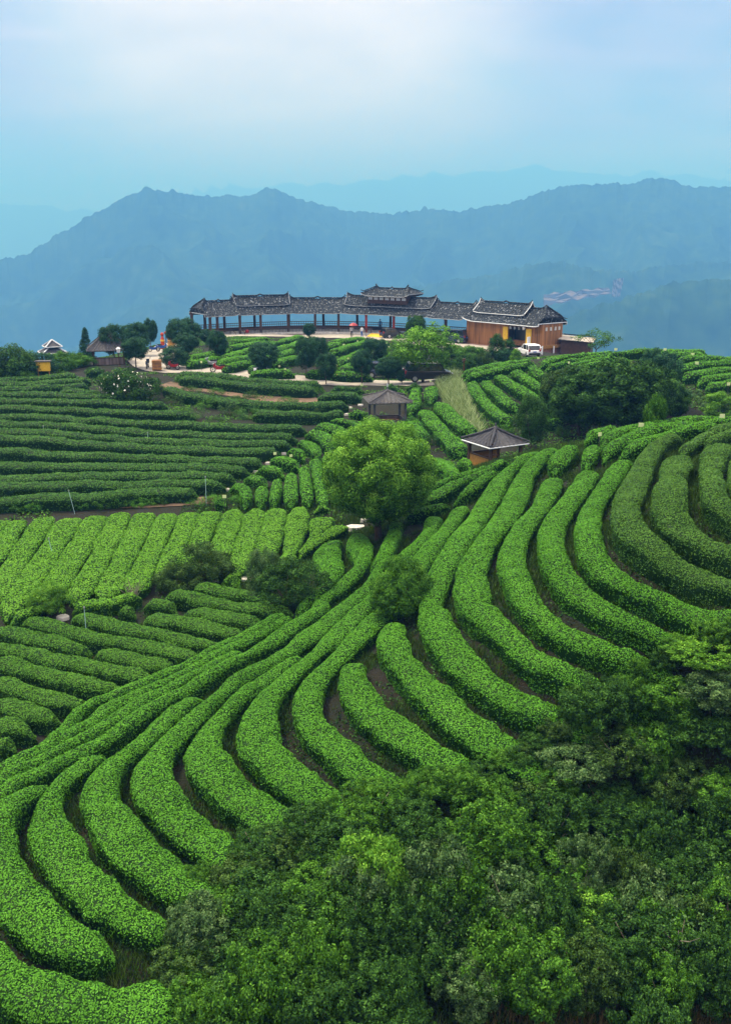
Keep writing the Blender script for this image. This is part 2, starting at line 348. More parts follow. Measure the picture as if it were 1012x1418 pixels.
def build_hedge(j, ALL, OWN):
    global NH; NH += 1
    w, W, H, m, label, group, bright, lk = HS[j]
    dist = float(np.median(np.hypot(w[:, 0], w[:, 1]))) ; dist = math.hypot(dist, 14)
    ds = min(max(dist * .007, .16), .5)
    c = resample(w, ds); n = len(c)
    t = unit(np.gradient(c, axis=0)); nr = np.stack([t[:, 1], -t[:, 0]], 1)
    s = np.r_[0, np.cumsum(np.linalg.norm(np.diff(c, axis=0), axis=1))]; e = np.minimum(s, s[-1] - s); rr = W * .6
    oth = ALL[OWN != j]; near = oth[(np.abs(oth[:, 0] - c[:, 0].mean()) < np.ptp(c[:, 0]) / 2 + 4) & (np.abs(oth[:, 1] - c[:, 1].mean()) < np.ptp(c[:, 1]) / 2 + 4)]
    dm = np.full(n, 9.0) if len(near) == 0 else np.sqrt(((c[:, None] - near[None]) ** 2).sum(-1)).min(1)
    WL = np.clip((1.05 * dm) if m == 'tea_bright' else (.92 * dm - .06), .5, W)                       # a row is as wide as its neighbours leave room for
    kw = max(3, int(1.2 / ds)) | 1; WL = np.convolve(np.pad(WL, kw // 2, 'edge'), np.ones(kw) / kw, 'valid')[:n]
    cap = np.sqrt(np.clip(1 - (1 - np.clip(e / rr, 0, 1)) ** 2, .003, 1))
    seed = NH * 7
    c3 = np.c_[c, np.zeros(n)]
    hw = WL / 2 * cap * (1 + .10 * noise3(c3 * .55, seed) + .07 * noise3(c3 * 1.7, seed + 1)); hh = H * (.70 + .30 * WL / W) * (.35 + .65 * cap) * (1 + .10 * noise3(c3 * .6, seed + 2) + .06 * noise3(c3 * 1.9, seed + 5))
    PX, PZ = (.45, .5) if m == 'tea_bright' else (.78, .74)
    k = 15; a = np.linspace(-.28, math.pi + .28, k)
    X = -np.sign(np.cos(a)) * np.abs(np.cos(a)) ** PX; Z = np.where(np.sin(a) > 0, np.abs(np.sin(a)) ** PZ, np.sin(a) * 1.2)
    lo = np.clip((Z + .33) / .9, 0, 1); X = X * (.80 + .20 * lo)
    Z = .36 + .64 * Z; Z[0] = Z[-1] = -.25
    xy = c[:, None] + nr[:, None] * (hw[:, None] * X[None])[..., None]
    zb = zt(c[:, 0], c[:, 1]); zb = zb[:, None] * .6 + zt(xy[..., 0], xy[..., 1]) * .4
    V = np.concatenate([xy, (zb + hh[:, None] * Z[None])[..., None]], -1)
    L = min(max(.0018 * dist, .056), .16) * lk; am = min(1, max(.35, 26 / dist))
    V = V + am * (noise3(V * 1.5, seed + 6) * .055 + noise3(V * 2.8, seed + 3) * .06 + noise3(V * 6, seed + 4) * .03)[..., None] * np.array([.7, .7, 1])
    i = np.arange(n * k).reshape(n, k)
    Q = np.stack([i[:-1, :-1], i[1:, :-1], i[1:, 1:], i[:-1, 1:]], -1).reshape(-1, 4)
    A_, B_, C_, D_ = (V.reshape(-1, 3)[Q[:, j]] for j in range(4))
    nn = np.cross(C_ - A_, D_ - B_); ar = np.linalg.norm(nn, axis=1) / 2; nn = unit(nn)
    if (nn[:, 2] * ar).sum() < 0: nn = -nn; Q = Q[:, ::-1]
    caps = [list(i[0]), list(i[-1])[::-1]]
    up = (A_[:, 2] + C_[:, 2]) / 2
    dens = (3.3 if dist < 60 else 2.6) / (L * L) * np.where(nn[:, 2] > -.1, 1.0, .45)
    col = np.tile(np.arange(k - 1), n - 1); low = (col < 3) | (col > k - 5); dens = dens * np.where(low, .45, 1.0)      # bare woody skirts, thinned so the gaps' shade is put into the flanks
    cnt = rng.poisson(ar * dens); f = np.repeat(np.arange(len(Q)), cnt)
    r1 = rng.random((len(f), 1)); r2 = rng.random((len(f), 1))
    Pp = (A_[f] * (1 - r1) + B_[f] * r1) * (1 - r2) + (D_[f] * (1 - r1) + C_[f] * r1) * r2
    Pp = Pp + nn[f] * (rng.random((len(f), 1)) * .7 - .12) * L
    LV, LQ = leaves(Pp, nn[f] + [0, 0, .15], L, .62, .80)
    # young shoots stand on the plucked top, older leaf on the flanks; patches along the row flush at different times
    patch = .5 + .5 * noise3(Pp * .45, 91) + .25 * noise3(Pp * 2.2, 92)
    tone = np.clip(.44 + .10 * rng.normal(size=len(f)) + .14 * (patch - .5) + (.10 + bright) * np.clip((nn[f][:, 2] - .35) * 1.6, -.5, 1), 0, 1)
    VV = np.concatenate([V.reshape(-1, 3), LV]); nV = n * k
    QQ = np.concatenate([Q, LQ + nV]); base = np.full(len(Q), .0)  # inner body at the darkest tone: twig colour plus painted shade between leaves
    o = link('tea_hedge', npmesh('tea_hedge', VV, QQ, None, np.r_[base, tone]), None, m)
    # end discs of the dark inner body
    return tag(o, label, 'tea hedge', group)
HG = {
 'F': ('tea_mid', 'curved tea hedges on the near hill'), 'L': ('tea_mid', 'long tea hedges in the diagonal hollow'), 'G': ('tea_dark', 'tea hedges in the dark left field'),
 'H': ('tea_bright', 'bright tea hedges in the flat field'), 'I': ('tea_mid', 'tea hedges in the bent middle plot'), 'J': ('tea_terrace', 'terraced tea hedges on the left slope'),
 'K': ('tea_terrace', 'tea hedges below the road'), 'N': ('tea_mid', 'tea hedges on the back right hill'), 'M': ('tea_mid', 'tea hedges between the two gazebos'), 'S': ('tea_dark', 'tea hedges in the plot before the corridor'), 'D': ('tea_grey', 'grey green tea hedges on the hill top')}
def rows(key, W, H, text, data, bright=0., m=None, lk=1.):
    mm, g = HG[key]; out = []
    data = [x for x in data if x]
    for j, x in enumerate(data):
        w, hgt = W, H
        if isinstance(x, tuple): x, w, hgt = x
        hedge(x, w, hgt, m or mm, text.format(ORD[j]), g, bright, lk)
    return out
RUNON = True
rows('F', 1.40, .74, 'wide curved near tea hedge, {} up from the bottom left corner of the frame', [
 ('P:-70,1300 0,1354 56,1380 113,1395 188,1399 262,1395', 1.55, .85),
 ('T9:290,245 190,300 90,365 10,440 -40,540 -25,640 17,746 110,900 236,1034;P:98,1305 140,1318 155,1320', 1.5, .8),
 'T9:600,80 490,140 390,210 300,300 270,400 275,490 325,630 420,770 550,880 650,960;P:205,1279 240,1294',
 'T2:350,650 260,690 150,760;T9:800,20 710,90 625,170 570,260 555,350 590,450 680,570 790,680 900,760 1000,830;TA:280,940 360,1000',
 'T4:600,330 570,420 520,520 470,610 400,690 280,790 150,890;T2:820,390 720,450 620,510 520,570 450,620 340,730 240,820 130,920;P:214,1054 209,1082 229,1114 255,1142 281,1163 315,1190',
 'T2:870,420 740,510 620,600 510,690 420,780;TA:370,60 330,140 340,220 400,300 480,380 590,460 700,540 820,620 900,690 980,760',
 'T4:810,270 780,350 700,430 620,510 540,620 470,730;T3:380,210 290,290 210,370 130,440;T2:800,560 690,660 640,760 630,840 640,940;TA:680,190 770,280 870,360 980,430;P:475,1130 500,1150',
 ('T4:960,220 890,310 800,420 740,520 640,650 560,760;T3:520,200 420,300 340,390 250,470 160,560 110,650 95,740 130,830 210,910 300,980;P:490,1064 520,1083 545,1100', 1.05, .68),
])
rows('F', 1.4, .78, 'curved tea hedge on the near hill, {} row going right from the pointed shrub', [
 ('T3:370,470 350,540 370,630 440,735 565,835 685,925 800,990;P:630,1068 660,1090', 1.05, .68),
 ('T3:635,245 585,280 565,340 575,400 650,510 790,650 920,770;T7:100,770 220,860 340,930 440,990;P:730,1060', 1.05, .68),
 ('T5:600,90 530,120 450,180 370,260 270,430 180,560 90,690 25,800;T3:785,130 790,210 850,340 940,450;T7:200,520 350,620 500,700 640,760 740,800;P:810,1015', 1.32, .74),
 ('T5:690,75 610,125 540,190 485,275 440,410 365,520 270,635 205,770 205,870 250,985;T7:250,160 315,240 450,365 625,495 765,560 900,610;P:850,965 880,970', 1.32, .74),
 ('T5:665,255 605,410 500,520 440,640 430,750 470,855 545,975;T7:545,175 650,265 805,355 960,420;T8:300,740 420,780 500,800', .95, .64),
 ('T5:870,215 755,390 670,490 645,585 655,700 715,815;T8:65,345 215,465 340,520 495,585 600,620', .95, .64),
 ('T6:385,345 335,390 260,500 190,600 150,690 140,800 180,910;T8:170,120 240,225 370,320 515,385 660,445 805,500 920,530 1100,570 1350,620', .95, .64),
])
RUNON = False
rows('D', 1.6, .85, 'broad grey green tea hedge sweeping round the near hill top, {} inwards', [
 ('T6:710,190 600,225 505,315 460,430 400,545 365,670 405,775;T8:465,60 600,155 750,235 900,280 1020,310 1100,325 1300,360 1600,430', 1.35, .78),
 ('T6:690,320 680,390 640,500 630,630 690,730 790,815 930,880 1030,920 1150,950 1350,1000', 1.35, .78),
 ('T6:980,245 900,310 890,440 905,550 950,630 1020,690 1100,730 1300,790', 1.3, .78),
 ('T6:720,275 780,230 880,180 1000,140 1100,115', 1.2, .8),
 ('T6:860,235 940,195 1040,170 1120,160', 1.2, .8),
 ('T6:1080,330 1050,450 1075,560 1130,620', 1.3, .78)])
rows('F', 1.35, .8, 'short tea hedge block on the near hill crest, {} one right of the gazebo', [
 ('T5:675,195 700,145 750,95 800,65', 1.5, .85), ('T5:850,165 868,110 895,55', 1.5, .85),
 ('T6:250,305 300,250 400,205 520,165 650,140 800,120 1000,95', 1.2, .8), ('T6:340,300 450,255 560,205 680,165 800,145 950,120', 1.1, .8),
 ('T6:235,228 300,195 420,160 560,135 720,112 900,95 1100,80', 1.1, .8), ('T6:130,205 210,185 330,160', 1.0, .8)])
rows('F', 1.15, .8, 'tea hedge between the big round tree and the tiled gazebo, {} from the edge', [
 ('TF:460,705 560,660 680,625 800,590;T5:330,185 420,140', .95, .75), ('TF:370,800 460,760 560,710 650,660 750,620 840,580', 1.2, .8),
 ('TF:590,770 680,720 760,660 840,600', 1.15, .8), ('TF:330,840 420,830 500,810 570,775', 1.0, .75)])
rows('L', .95, .7, 'narrow tea hedge along the diagonal hollow, {} from the dark left field', [
 ('T9:-60,220 60,160 180,100 300,40;T1:470,700 620,645 760,600 880,550 1012,495;T2:330,430 450,370 560,325 660,270 740,225 800,205', .95, .7),
 ('T9:-60,235 60,180 180,125 300,50;T1:420,850 540,770 650,700 780,640 900,590 1012,545;T2:330,475 450,410 560,350 660,300 760,240 830,220', .9, .66),
 ('T9:-60,275 60,220 180,160 330,85 450,20;T1:600,810 720,730 840,660 1012,580;T2:330,510 450,450 540,400', .9, .66),
 ('T9:-60,345 50,280 150,230 270,175 400,110 520,60;T1:720,810 820,740 920,680 1012,640;T2:330,560 450,490 560,430 700,350 850,250 1000,160;T4:150,750 300,640 390,560 420,500 390,430 375,360', 1.2, .75),
 ('T4:290,385 220,430 210,500 240,590 190,670 110,730 40,790', 1.25, .75),
 ('T4:600,300 560,390 520,480 470,560', .9, .7)])
rows('G', 1.35, .78, 'dark tea hedge slanting down to the diagonal hollow, {} from the top of its field', [
 ('TC:200,565 300,585 420,610 540,630 650,650', 1.2, .78), ('TC:40,600 150,625 260,650 380,668 500,682 620,695 740,690', 1.25, .78),
 'TC:140,690 250,710 360,735 470,760 600,765', ('T1:800,135 880,140 980,162', 1.15, .78), 'T1:800,215 900,235;TC:100,750 220,780 340,810 450,830 520,822',
 'T1:395,215 500,235 620,265 740,295 850,318;T2:150,335 300,365 440,378', ('T1:650,175 700,172 755,180', 1.1, .75),
 'T1:125,230 230,250 330,282 450,315 560,348 680,352 800,375 930,405;T2:130,405 260,430 340,432',
 'T1:-40,285 60,295 150,320 300,357 420,385 510,395', 'T1:525,410 650,432 780,462 900,485 970,490', 'T1:-40,360 60,390 180,420 300,448 420,478 550,505 680,535 860,548',
 'T1:-40,460 80,490 200,522 330,553 460,583 580,605 690,612', 'T1:-40,560 60,592 200,642 320,672 420,694 490,682', 'T1:-40,672 60,704 180,755 280,775 340,772',
 'T1:-40,795 50,822 130,845 195,842', 'T1:-40,905 30,912 85,915'])
rows('H', 1.75, .62, 'bright green flat topped tea hedge in the valley field, {} from its left end', [
 'TB:30,150 -60,260', 'TB:120,150 30,280 -40,400', 'TB:260,140 165,290 65,440 -10,560 -60,640', 'TB:410,140 320,270 230,410 160,520 90,620 30,690', 'TB:550,130 475,265 390,400 320,520 260,600 200,650',
 'TB:680,118 610,260 550,390 480,510 420,610', 'TB:812,118 750,260 680,400 620,520 575,600', 'TB:940,118 870,280 800,430 750,540 730,570',
 'TC:180,150 125,290 70,420 20,520', 'TC:300,145 240,290 190,400 140,480', 'TC:425,130 370,300 330,410 290,500', 'TC:545,120 495,300 460,410 440,490', 'TC:660,120 620,300 590,400 560,480', 'TC:785,115 750,310 720,400 690,470',
 'T4:200,260 165,340 125,410 60,470', 'T4:310,310 230,360 140,415 60,460', ('TC:860,145 900,128 940,122', 1.1, .6), ('TB:400,655 500,632 620,620 720,592 780,580', .9, .7), ('TB:60,712 110,692 220,662', .9, .7), ('TC:350,530 400,525 440,545', 1.2, .8)], .12)
rows('I', 1.25, .75, 'bent tea hedge below the wooden gazebo, {} counted from the lower left', [
 'TE:270,690 330,690 365,720 360,790', 'TE:350,640 430,652 480,668', 'TE:455,690 440,790', 'TE:420,590 500,602 570,620', 'TE:540,650 515,790', 'TE:500,540 580,560 660,578', 'TE:612,615 610,790', 'TE:590,490 640,502 685,530', 'TE:682,585 692,680 710,780',
 'TE:650,440 710,462 750,500 755,525', 'TE:745,550 765,660 795,790', 'TE:690,398 780,412 820,450 830,485', 'TE:812,512 850,650', 'TE:745,355 840,372 895,400 910,440', 'TE:830,315 930,332 985,360 1000,410', 'TE:935,282 1012,290;TF:60,292', 'TF:0,335 70,335 100,375', 'TF:10,275 80,285 130,308', 'TE:190,760 250,775', ], .05)
rows('J', 1.05, .74, 'dark tea hedge across the left slope, {} terrace up from the bright field', [
 'TD:-80,787 200,770 400,765 600,755 800,735 1000,725;TE:90,722', 'TD:-80,705 200,695 500,695 800,690 1000,685;TE:250,685', 'TD:-80,655 250,650 500,645 800,645 1000,640;TE:150,643 310,650',
 'TD:-80,585 200,590 500,588 800,590 1000,597;TE:200,600 385,605', 'TD:-80,505 200,515 400,530 700,540 1000,550;TE:200,555 350,560 460,562', 'TD:-80,430 200,440 400,460 600,475 800,490 1000,500;TE:200,505 400,510 555,500',
 'TD:-80,390 200,400 500,425 800,445 1000,455;TE:200,460 400,465 620,462', 'TD:-80,350 200,355 500,380 800,400 1000,410;TE:200,418 400,425 650,425', 'TD:-80,312 200,315 500,335 800,350 1000,355;TE:200,365 400,375 700,375',
 'TD:-80,265 200,270 500,285 800,292 1000,298;TE:80,298', 'TD:-80,228 200,228 500,235 700,243 930,245', 'TD:-80,193 200,190 400,195 600,208 690,208', 'TD:-80,163 150,158 300,150 500,143', 'TD:-80,135 200,130 350,115 505,105', 'TD:-80,117 150,105 300,95 450,88', 'TD:320,170 450,172 570,180', 'TD:480,60 580,60'], .04)
rows('K', 1.2, .85, 'dark tea hedge on the bank under the pale road, {} counted downhill', [
 'TE:-20,75 200,88 400,112 600,130 790,133', 'TE:-10,97 200,118 400,145 600,160 760,160', 'TE:830,152 900,150 1000,150', 'TE:-80,150 0,188 150,205 300,235 450,250 600,250 930,242', 'TE:760,190 900,192 1000,195', 'TE:400,290 600,305 800,302 900,282', 'TF:20,150 100,152', 'TF:205,148 290,145', 'TF:330,135 420,130'], .0)
rows('M', 1.3, .78, 'tea hedge between the wooden gazebo and the pale grass gully, {} from the road', [
 'TF:382,150 380,215 350,285', 'TF:470,150 460,220', 'TF:340,310 370,370 420,425', 'TF:420,270 470,340 540,410 600,470 630,505', 'TF:510,230 560,290 620,340 690,395', ('TF:610,560 640,552 680,560', 1.9, 1.0), 'TF:220,360 280,385', 'TF:270,165 330,172', 'TF:490,540 550,590 600,640'], .06)
rows('N', 1.0, .74, 'tea hedge on the back hill below the timber hall, {} from its left tip', [
 ('TG:150,200 300,158 450,130 560,122', 1.5, .75), ('TG:170,215 320,182 450,152 560,135', 1.3, .75), 'TG:210,240 250,320 310,380 360,420 420,460', 'TG:280,235 330,290 400,350 460,380', 'TG:350,205 420,250 500,295 560,330 640,390 700,410', 'TG:440,180 520,230 600,280 660,310', 'TG:540,150 580,200 630,225',
 'TG:560,445 640,470 700,445', 'TG:590,140 700,105 850,85 1012,72', 'TG:620,160 760,120 900,100 1012,90', 'TG:720,150 850,125 1000,105', 'TG:760,165 880,142 1000,125'], .08)
rows('N', 1.1, .75, 'tea hedge on the far right rise behind the tree clump, {} from the skyline', [
 'R6:250,190 400,172 600,166 720,166 900,175', 'R6:240,240 330,215 450,195', 'R6:350,250 440,225 520,200', 'R6:750,205 850,200 1012,205 1100,210', 'R6:650,178 760,182 900,188', 'R6:720,270 800,240 900,225 1012,222 1100,225', 'R6:780,290 900,262 1012,255 1100,255', 'R6:850,312 950,290 1080,280', 'R6:890,335 1012,312 1080,308'], .05)
rows('S', 1.25, .8, 'tea hedge in the plot before the long tiled corridor, {} from its upper left', [
 'R3:280,345 420,330 480,325', 'R3:275,370 400,348 520,338', 'R3:255,415 400,372 540,335 645,316', 'R3:230,445 400,410 560,368 650,342', 'R3:250,468 360,450 450,425 600,385', 'R3:390,475 480,450 620,418', 'R3:380,495 480,494 610,492', 'R3:70,450 150,440 230,420', 'R3:90,420 200,395 280,385',
 'R3:790,345 880,330 960,325', 'R3:800,390 900,360 980,338', 'R3:830,440 900,410 970,380', 'R3:840,480 960,440', 'R3:660,490 800,502 1000,512', 'R3:760,365 830,350', 'R3:1010,440 1060,400', 'R3:1000,350 1080,345'], .10, 'tea_mid')

AL = [resample(h_[0], .3) for h_ in HS]
ALL = np.concatenate(AL); OWN = np.concatenate([np.full(len(x), i) for i, x in enumerate(AL)])
for j_ in range(len(HS)): build_hedge(j_, ALL, OWN)
# ------------------------------------------------------------------ far country: one wooded sheet of ranges out to the horizon
def crest(pts, R, slope_f, slope_b):
    u = np.array([p[0] for p in pts], float); v = np.array([p[1] for p in pts], float)
    dd = ray(u, v); th = np.arctan2(dd[:, 0], dd[:, 1]); el = dd[:, 2] / np.hypot(dd[:, 0], dd[:, 1])
    return th, el * R, R, slope_f, slope_b
RG = [crest([(-400,470),(-60,362),(0,356),(40,350),(70,330),(100,312),(120,298),(150,288),(175,272),(205,262),(235,266),(260,270),(300,272),(345,271),(370,260),(385,262),(410,275),(450,282),(480,290),(530,294),(560,291),(590,287),(640,292),(680,284),(715,279),(745,268),(770,260),(800,258),(830,257),(855,252),(870,257),(900,248),(930,250),(960,260),(1000,258),(1060,254),(1300,300)], 3200, .42, .5),
 crest([(-400,280),(0,276),(60,282),(120,290),(200,275),(300,252),(380,247),(460,250),(540,242),(600,233),(680,228),(745,222),(800,232),(850,239),(900,233),(960,242),(1012,250),(1300,262)], 11000, .4, .5),
 crest([(-400,520),(300,470),(480,430),(580,396),(620,386),(680,379),(740,361),(780,358),(830,370),(880,373),(920,367),(1012,364),(1300,350)], 2300, .36, .5),
 crest([(-400,560),(560,520),(700,470),(770,441),(800,424),(850,414),(900,401),(930,392),(1012,388),(1080,383),(1300,400)], 1600, .40, .45)]
th = np.linspace(R_(-36), R_(36), 1300); rr = np.concatenate([np.geomspace(150, 1000, 50), np.linspace(1015, 3600, 150), np.geomspace(3650, 15000, 80)])
TH, RR = np.meshgrid(th, rr); X = RR * np.sin(TH); Y = RR * np.cos(TH)
base = -330 + 25 * fbm(np.stack([X, Y, X * 0], -1) / 260, 5, 3)
base = np.where(RR < 800, np.minimum(base, -60 - (RR - 150) * .42), base)
Zf = base
for j, (tt, hc, Rk, sf, sb) in enumerate(RG):
    c = np.interp(TH, tt, hc) + CAMZ
    rd = Rk * (1 + .07 * noise3(np.stack([TH * 9, TH * 0, TH * 0 + j], -1), 20 + j))
    dr = RR - rd
    gul = np.abs(fbm(np.stack([X, Y, X * 0], -1) / (.11 * Rk), 70 + j, 4)) * .045 * Rk
    bump = .0011 * Rk * (.6 * noise3(np.stack([TH * 330, TH * 0 + j, TH * 0], -1), 40 + j) + .7 * noise3(np.stack([TH * 800, TH * 0, TH * 0], -1), 60 + j)) * np.exp(-np.abs(dr) / (.02 * Rk))
    z = c + bump - np.where(dr < 0, -dr * sf, dr * sb) - gul * np.clip(np.abs(dr) / (.12 * Rk), 0, 1)
    Zf = np.maximum(Zf, z)
HZT = float(Zf.max()) + 12
Zf = Zf + np.clip(RR / 800, 0, 4) * 1.3 * noise3(np.stack([X, Y, X * 0], -1) / 16, 9) * (RR > 200)
HZT = float(Zf.max()) + 6
a, b = Zf.shape; i = np.arange(a * b).reshape(a, b)
Q = np.stack([i[:-1, :-1], i[:-1, 1:], i[1:, 1:], i[1:, :-1]], -1).reshape(-1, 4)
mt = link('mountains', npmesh('mountains', np.stack([X, Y, Zf], -1).reshape(-1, 3), Q, smooth=True), None, 'forest'); tag(mt, kind='structure')
def farz(x, y):
    t_, r_ = math.atan2(x, y), math.hypot(x, y)
    return float(Zf[np.abs(rr - r_).argmin(), np.abs(th - t_).argmin()])

# bare earth cutting on the far slope right of the hall
from itertools import product
def far_hit(u, v):
    d_ = ray(u, v); hd = math.hypot(d_[0], d_[1]); t_ = math.atan2(d_[0], d_[1]); k = int(np.abs(th - t_).argmin()); zz = CAMZ + d_[2] / hd * rr
    m_ = np.nonzero((zz < Zf[:, k]) & (rr > 300))[0]
    if not len(m_): return None
    r_ = rr[m_[0]] - 110; return (r_ * d_[0] / hd, r_ * d_[1] / hd, CAMZ + d_[2] / hd * r_ + 2)
def scar(quad, name):
    G = []
    for i in range(13):
        row = []
        for j in range(7):
            a, b_ = i / 12, j / 6; u = (1 - a) * ((1 - b_) * quad[0][0] + b_ * quad[3][0]) + a * ((1 - b_) * quad[1][0] + b_ * quad[2][0]); v = (1 - a) * ((1 - b_) * quad[0][1] + b_ * quad[3][1]) + a * ((1 - b_) * quad[1][1] + b_ * quad[2][1])
            if 0 < i < 12: v += 1.6 * math.sin(i * 2.3 + j)
            row.append(far_hit(u, v))
        G.append(row)
    if any(p is None for r_ in G for p in r_): return
    b = MB(); b.slab(G, 2); tag(b.build(name, 'scar'), kind='structure')
scar([(752,409),(842,399),(846,407),(752,424)], 'bare_slope'); scar([(848,389),(863,386),(858,411),(846,411)], 'bare_slope')
# ------------------------------------------------------------------ trees and shrubs
def crown_geo(seed, rx, rz, hc, ncl, rc, nleaf, L, shape='round', flat=0., asp=.55, fill=.35, lighten=.10, tilt=.65):
    r = np.random.default_rng(seed)
    d = unit(r.normal(size=(ncl, 3))); rad = fill + (1 - fill) * r.random(ncl) ** .5
    C = d * rad[:, None] * np.array([rx, rx, rz])
    if shape == 'cone':
        hgt = r.random(ncl) ** 1.5; a = r.random(ncl) * 2 * math.pi; q = (1 - hgt) * rx * (.35 + .65 * r.random(ncl) ** .5) + .03
        C = np.stack([np.cos(a) * q, np.sin(a) * q, (hgt * 2 - 1) * rz], -1)
    if shape == 'spread':                                       # wild many-topped shrub
        C = C * (1 + .45 * noise3(d * 1.7, seed))[:, None]; C[:, 2] = np.maximum(C[:, 2], -rz * .75)
    C[:, 2] += hc
    rcs = rc * r.uniform(.6, 1.25, ncl); nl = np.maximum(4, (nleaf * (rcs / rc) ** 2)).astype(int)
    f = np.repeat(np.arange(ncl), nl); n = len(f)
    dd = unit(r.normal(size=(n, 3)) + unit(C - [0, 0, hc - rz * .4])[f] * .55 + [0, 0, .25])
    Pp = C[f] + dd * (rcs[f] * r.uniform(.55, 1.08, n))[:, None] * np.array([1, 1, 1 - flat])
    LV, LQ = leaves(Pp, dd, L, asp, tilt, r)
    ct = r.normal(size=ncl) * .13
    tone = np.clip(.42 + ct[f] + .16 * r.normal(size=n) + lighten * 1.6 * np.clip((r.random(n) - .5) * 2 + dd[:, 2], -1, 1), 0, 1)   # young tips, and lit clump tops put into the tone
    return LV, LQ, tone, C
def trunk_mb(C, hc, r0, seed, nb=6, split=.45, lean=.1):
    r = random.Random(seed); b = MB(); top = (r.uniform(-lean, lean), r.uniform(-lean, lean), hc * split)
    b.tube([(0, 0, -.25), (top[0] * .4, top[1] * .4, hc * split * .5), top], [r0 * 1.25, r0, r0 * .8], 7)
    idx = r.sample(range(len(C)), min(nb, len(C)))
    for i in idx:
        c = C[i]; m = [(top[k] * .5 + c[k] * .5) for k in range(3)]; m[2] += .06
        b.tube([top, (m[0] + r.uniform(-.08, .08), m[1] + r.uniform(-.08, .08), m[2]), tuple(c)], [r0 * .6, r0 * .38, r0 * .12], 5)
    return b
PROTO = {}
def proto(kind):
    """crown mesh, trunk mesh, nominal height and nominal width of a kind"""
    if kind in PROTO: return PROTO[kind]
    base = kind.split('/')[0]; sd_ = abs(hash_(kind)) % 9973
    a = dict(round=(1.15, 1.05, 1.95, 120, .32, 150, .10, 'round'), ball=(1.1, 1.1, 1.3, 110, .30, 140, .095, 'round'), airy=(1.6, 1.5, 2.6, 170, .36, 100, .11, 'spread'),
             cone=(.9, 1.6, 1.85, 170, .22, 90, .09, 'cone'), column=(.75, 1.1, 1.25, 110, .28, 110, .085, 'round'), feather=(1.5, .9, 1.6, 70, .30, 45, .10, 'spread'),
             clump=(1.75, 1.85, 2.5, 240, .44, 150, .15, 'spread'), bush=(1.1, .65, .6, 130, .28, 110, .085, 'spread'), scrub=(.9, .55, .5, 55, .26, 50, .07, 'spread'),
             big=(2.25, 1.95, 3.3, 185, .50, 560, .090, 'round'), pointed=(1.0, 1.05, 1.05, 200, .24, 170, .065, 'cone2'), multi=(1.15, .95, 1.25, 170, .26, 130, .07, 'spread'))[base]
    rx, rz, hc, ncl, rc, nl, L, shp = a
    if shp == 'cone2': shp = 'round'
    LV, LQ, tone, C = crown_geo(sd_, rx, rz, hc, ncl, rc, nl, L, shp, fill=.45 if base != 'big' else .93, lighten=.20 if base == 'big' else .10)
    if base == 'big':                                            # a dense inner core so that the crown is not see-through, its shade put in as darker tone
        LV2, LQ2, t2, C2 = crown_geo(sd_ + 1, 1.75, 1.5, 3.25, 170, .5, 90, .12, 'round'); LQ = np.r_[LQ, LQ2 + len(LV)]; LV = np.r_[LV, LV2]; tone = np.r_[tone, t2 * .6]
    if base == 'pointed':
        z = LV[:, 2]; k = np.clip(1.12 - .38 * (z / 2.1) ** 2, .35, 1.2); LV[:, 0] *= k; LV[:, 1] *= k
    cm = npmesh('crown_' + base, LV, LQ, None, tone)
    tb = trunk_mb(C, hc, {'big': .16, 'round': .06, 'airy': .07, 'clump': .1}.get(base, .04), sd_, 14 if base in ('big', 'multi', 'clump') else 6, .5 if base in ('round', 'big', 'airy', 'clump') else .3)
    tm = tb.mesh('trunk_' + base, 'bark', True)
    PROTO[kind] = (cm, tm, float(np.percentile(LV[:, 2], 99.6)), float(np.percentile(LV[:, 0], 98.5) - np.percentile(LV[:, 0], 1.5))); return PROTO[kind]
def hash_(s):
    v = 7
    for ch in s: v = (v * 131 + ord(ch)) % 1000003
    return v
def plant(name, label, cat, kind, m, base, hgt, wid, group=None, rz=None):
    cm, tm, h0, w0 = proto(kind)
    t = thing(name, label, cat, base, random.random() * 6.28 if rz is None else rz, group); t.scale = (wid / w0, wid / w0, hgt / h0)
    key = kind + m
    if key not in PROTO:
        c2 = cm if not cm.materials else cm.copy()
        if cm.materials: c2.materials.clear()
        c2.materials.append(M[m]); PROTO[key] = c2
    link('crown' if 'tree' in name or 'conifer' in name else 'foliage', PROTO[key], t); link('trunk' if 'tree' in name or 'conifer' in name else 'stem', tm, t)
    return t
def pdepth(b): return b[1] * cp - (b[2] - CAMZ) * sp
def px_plant(name, label, cat, kind, m, u, vb, vt, wpx, group=None):
    b = hit(u, vb); d_ = pdepth(b); return plant(name, label, cat, kind, m, b, (vb - vt) * d_ / F * 1.02, wpx * d_ / F, group)
G1 = 'round trees along the road and plot'
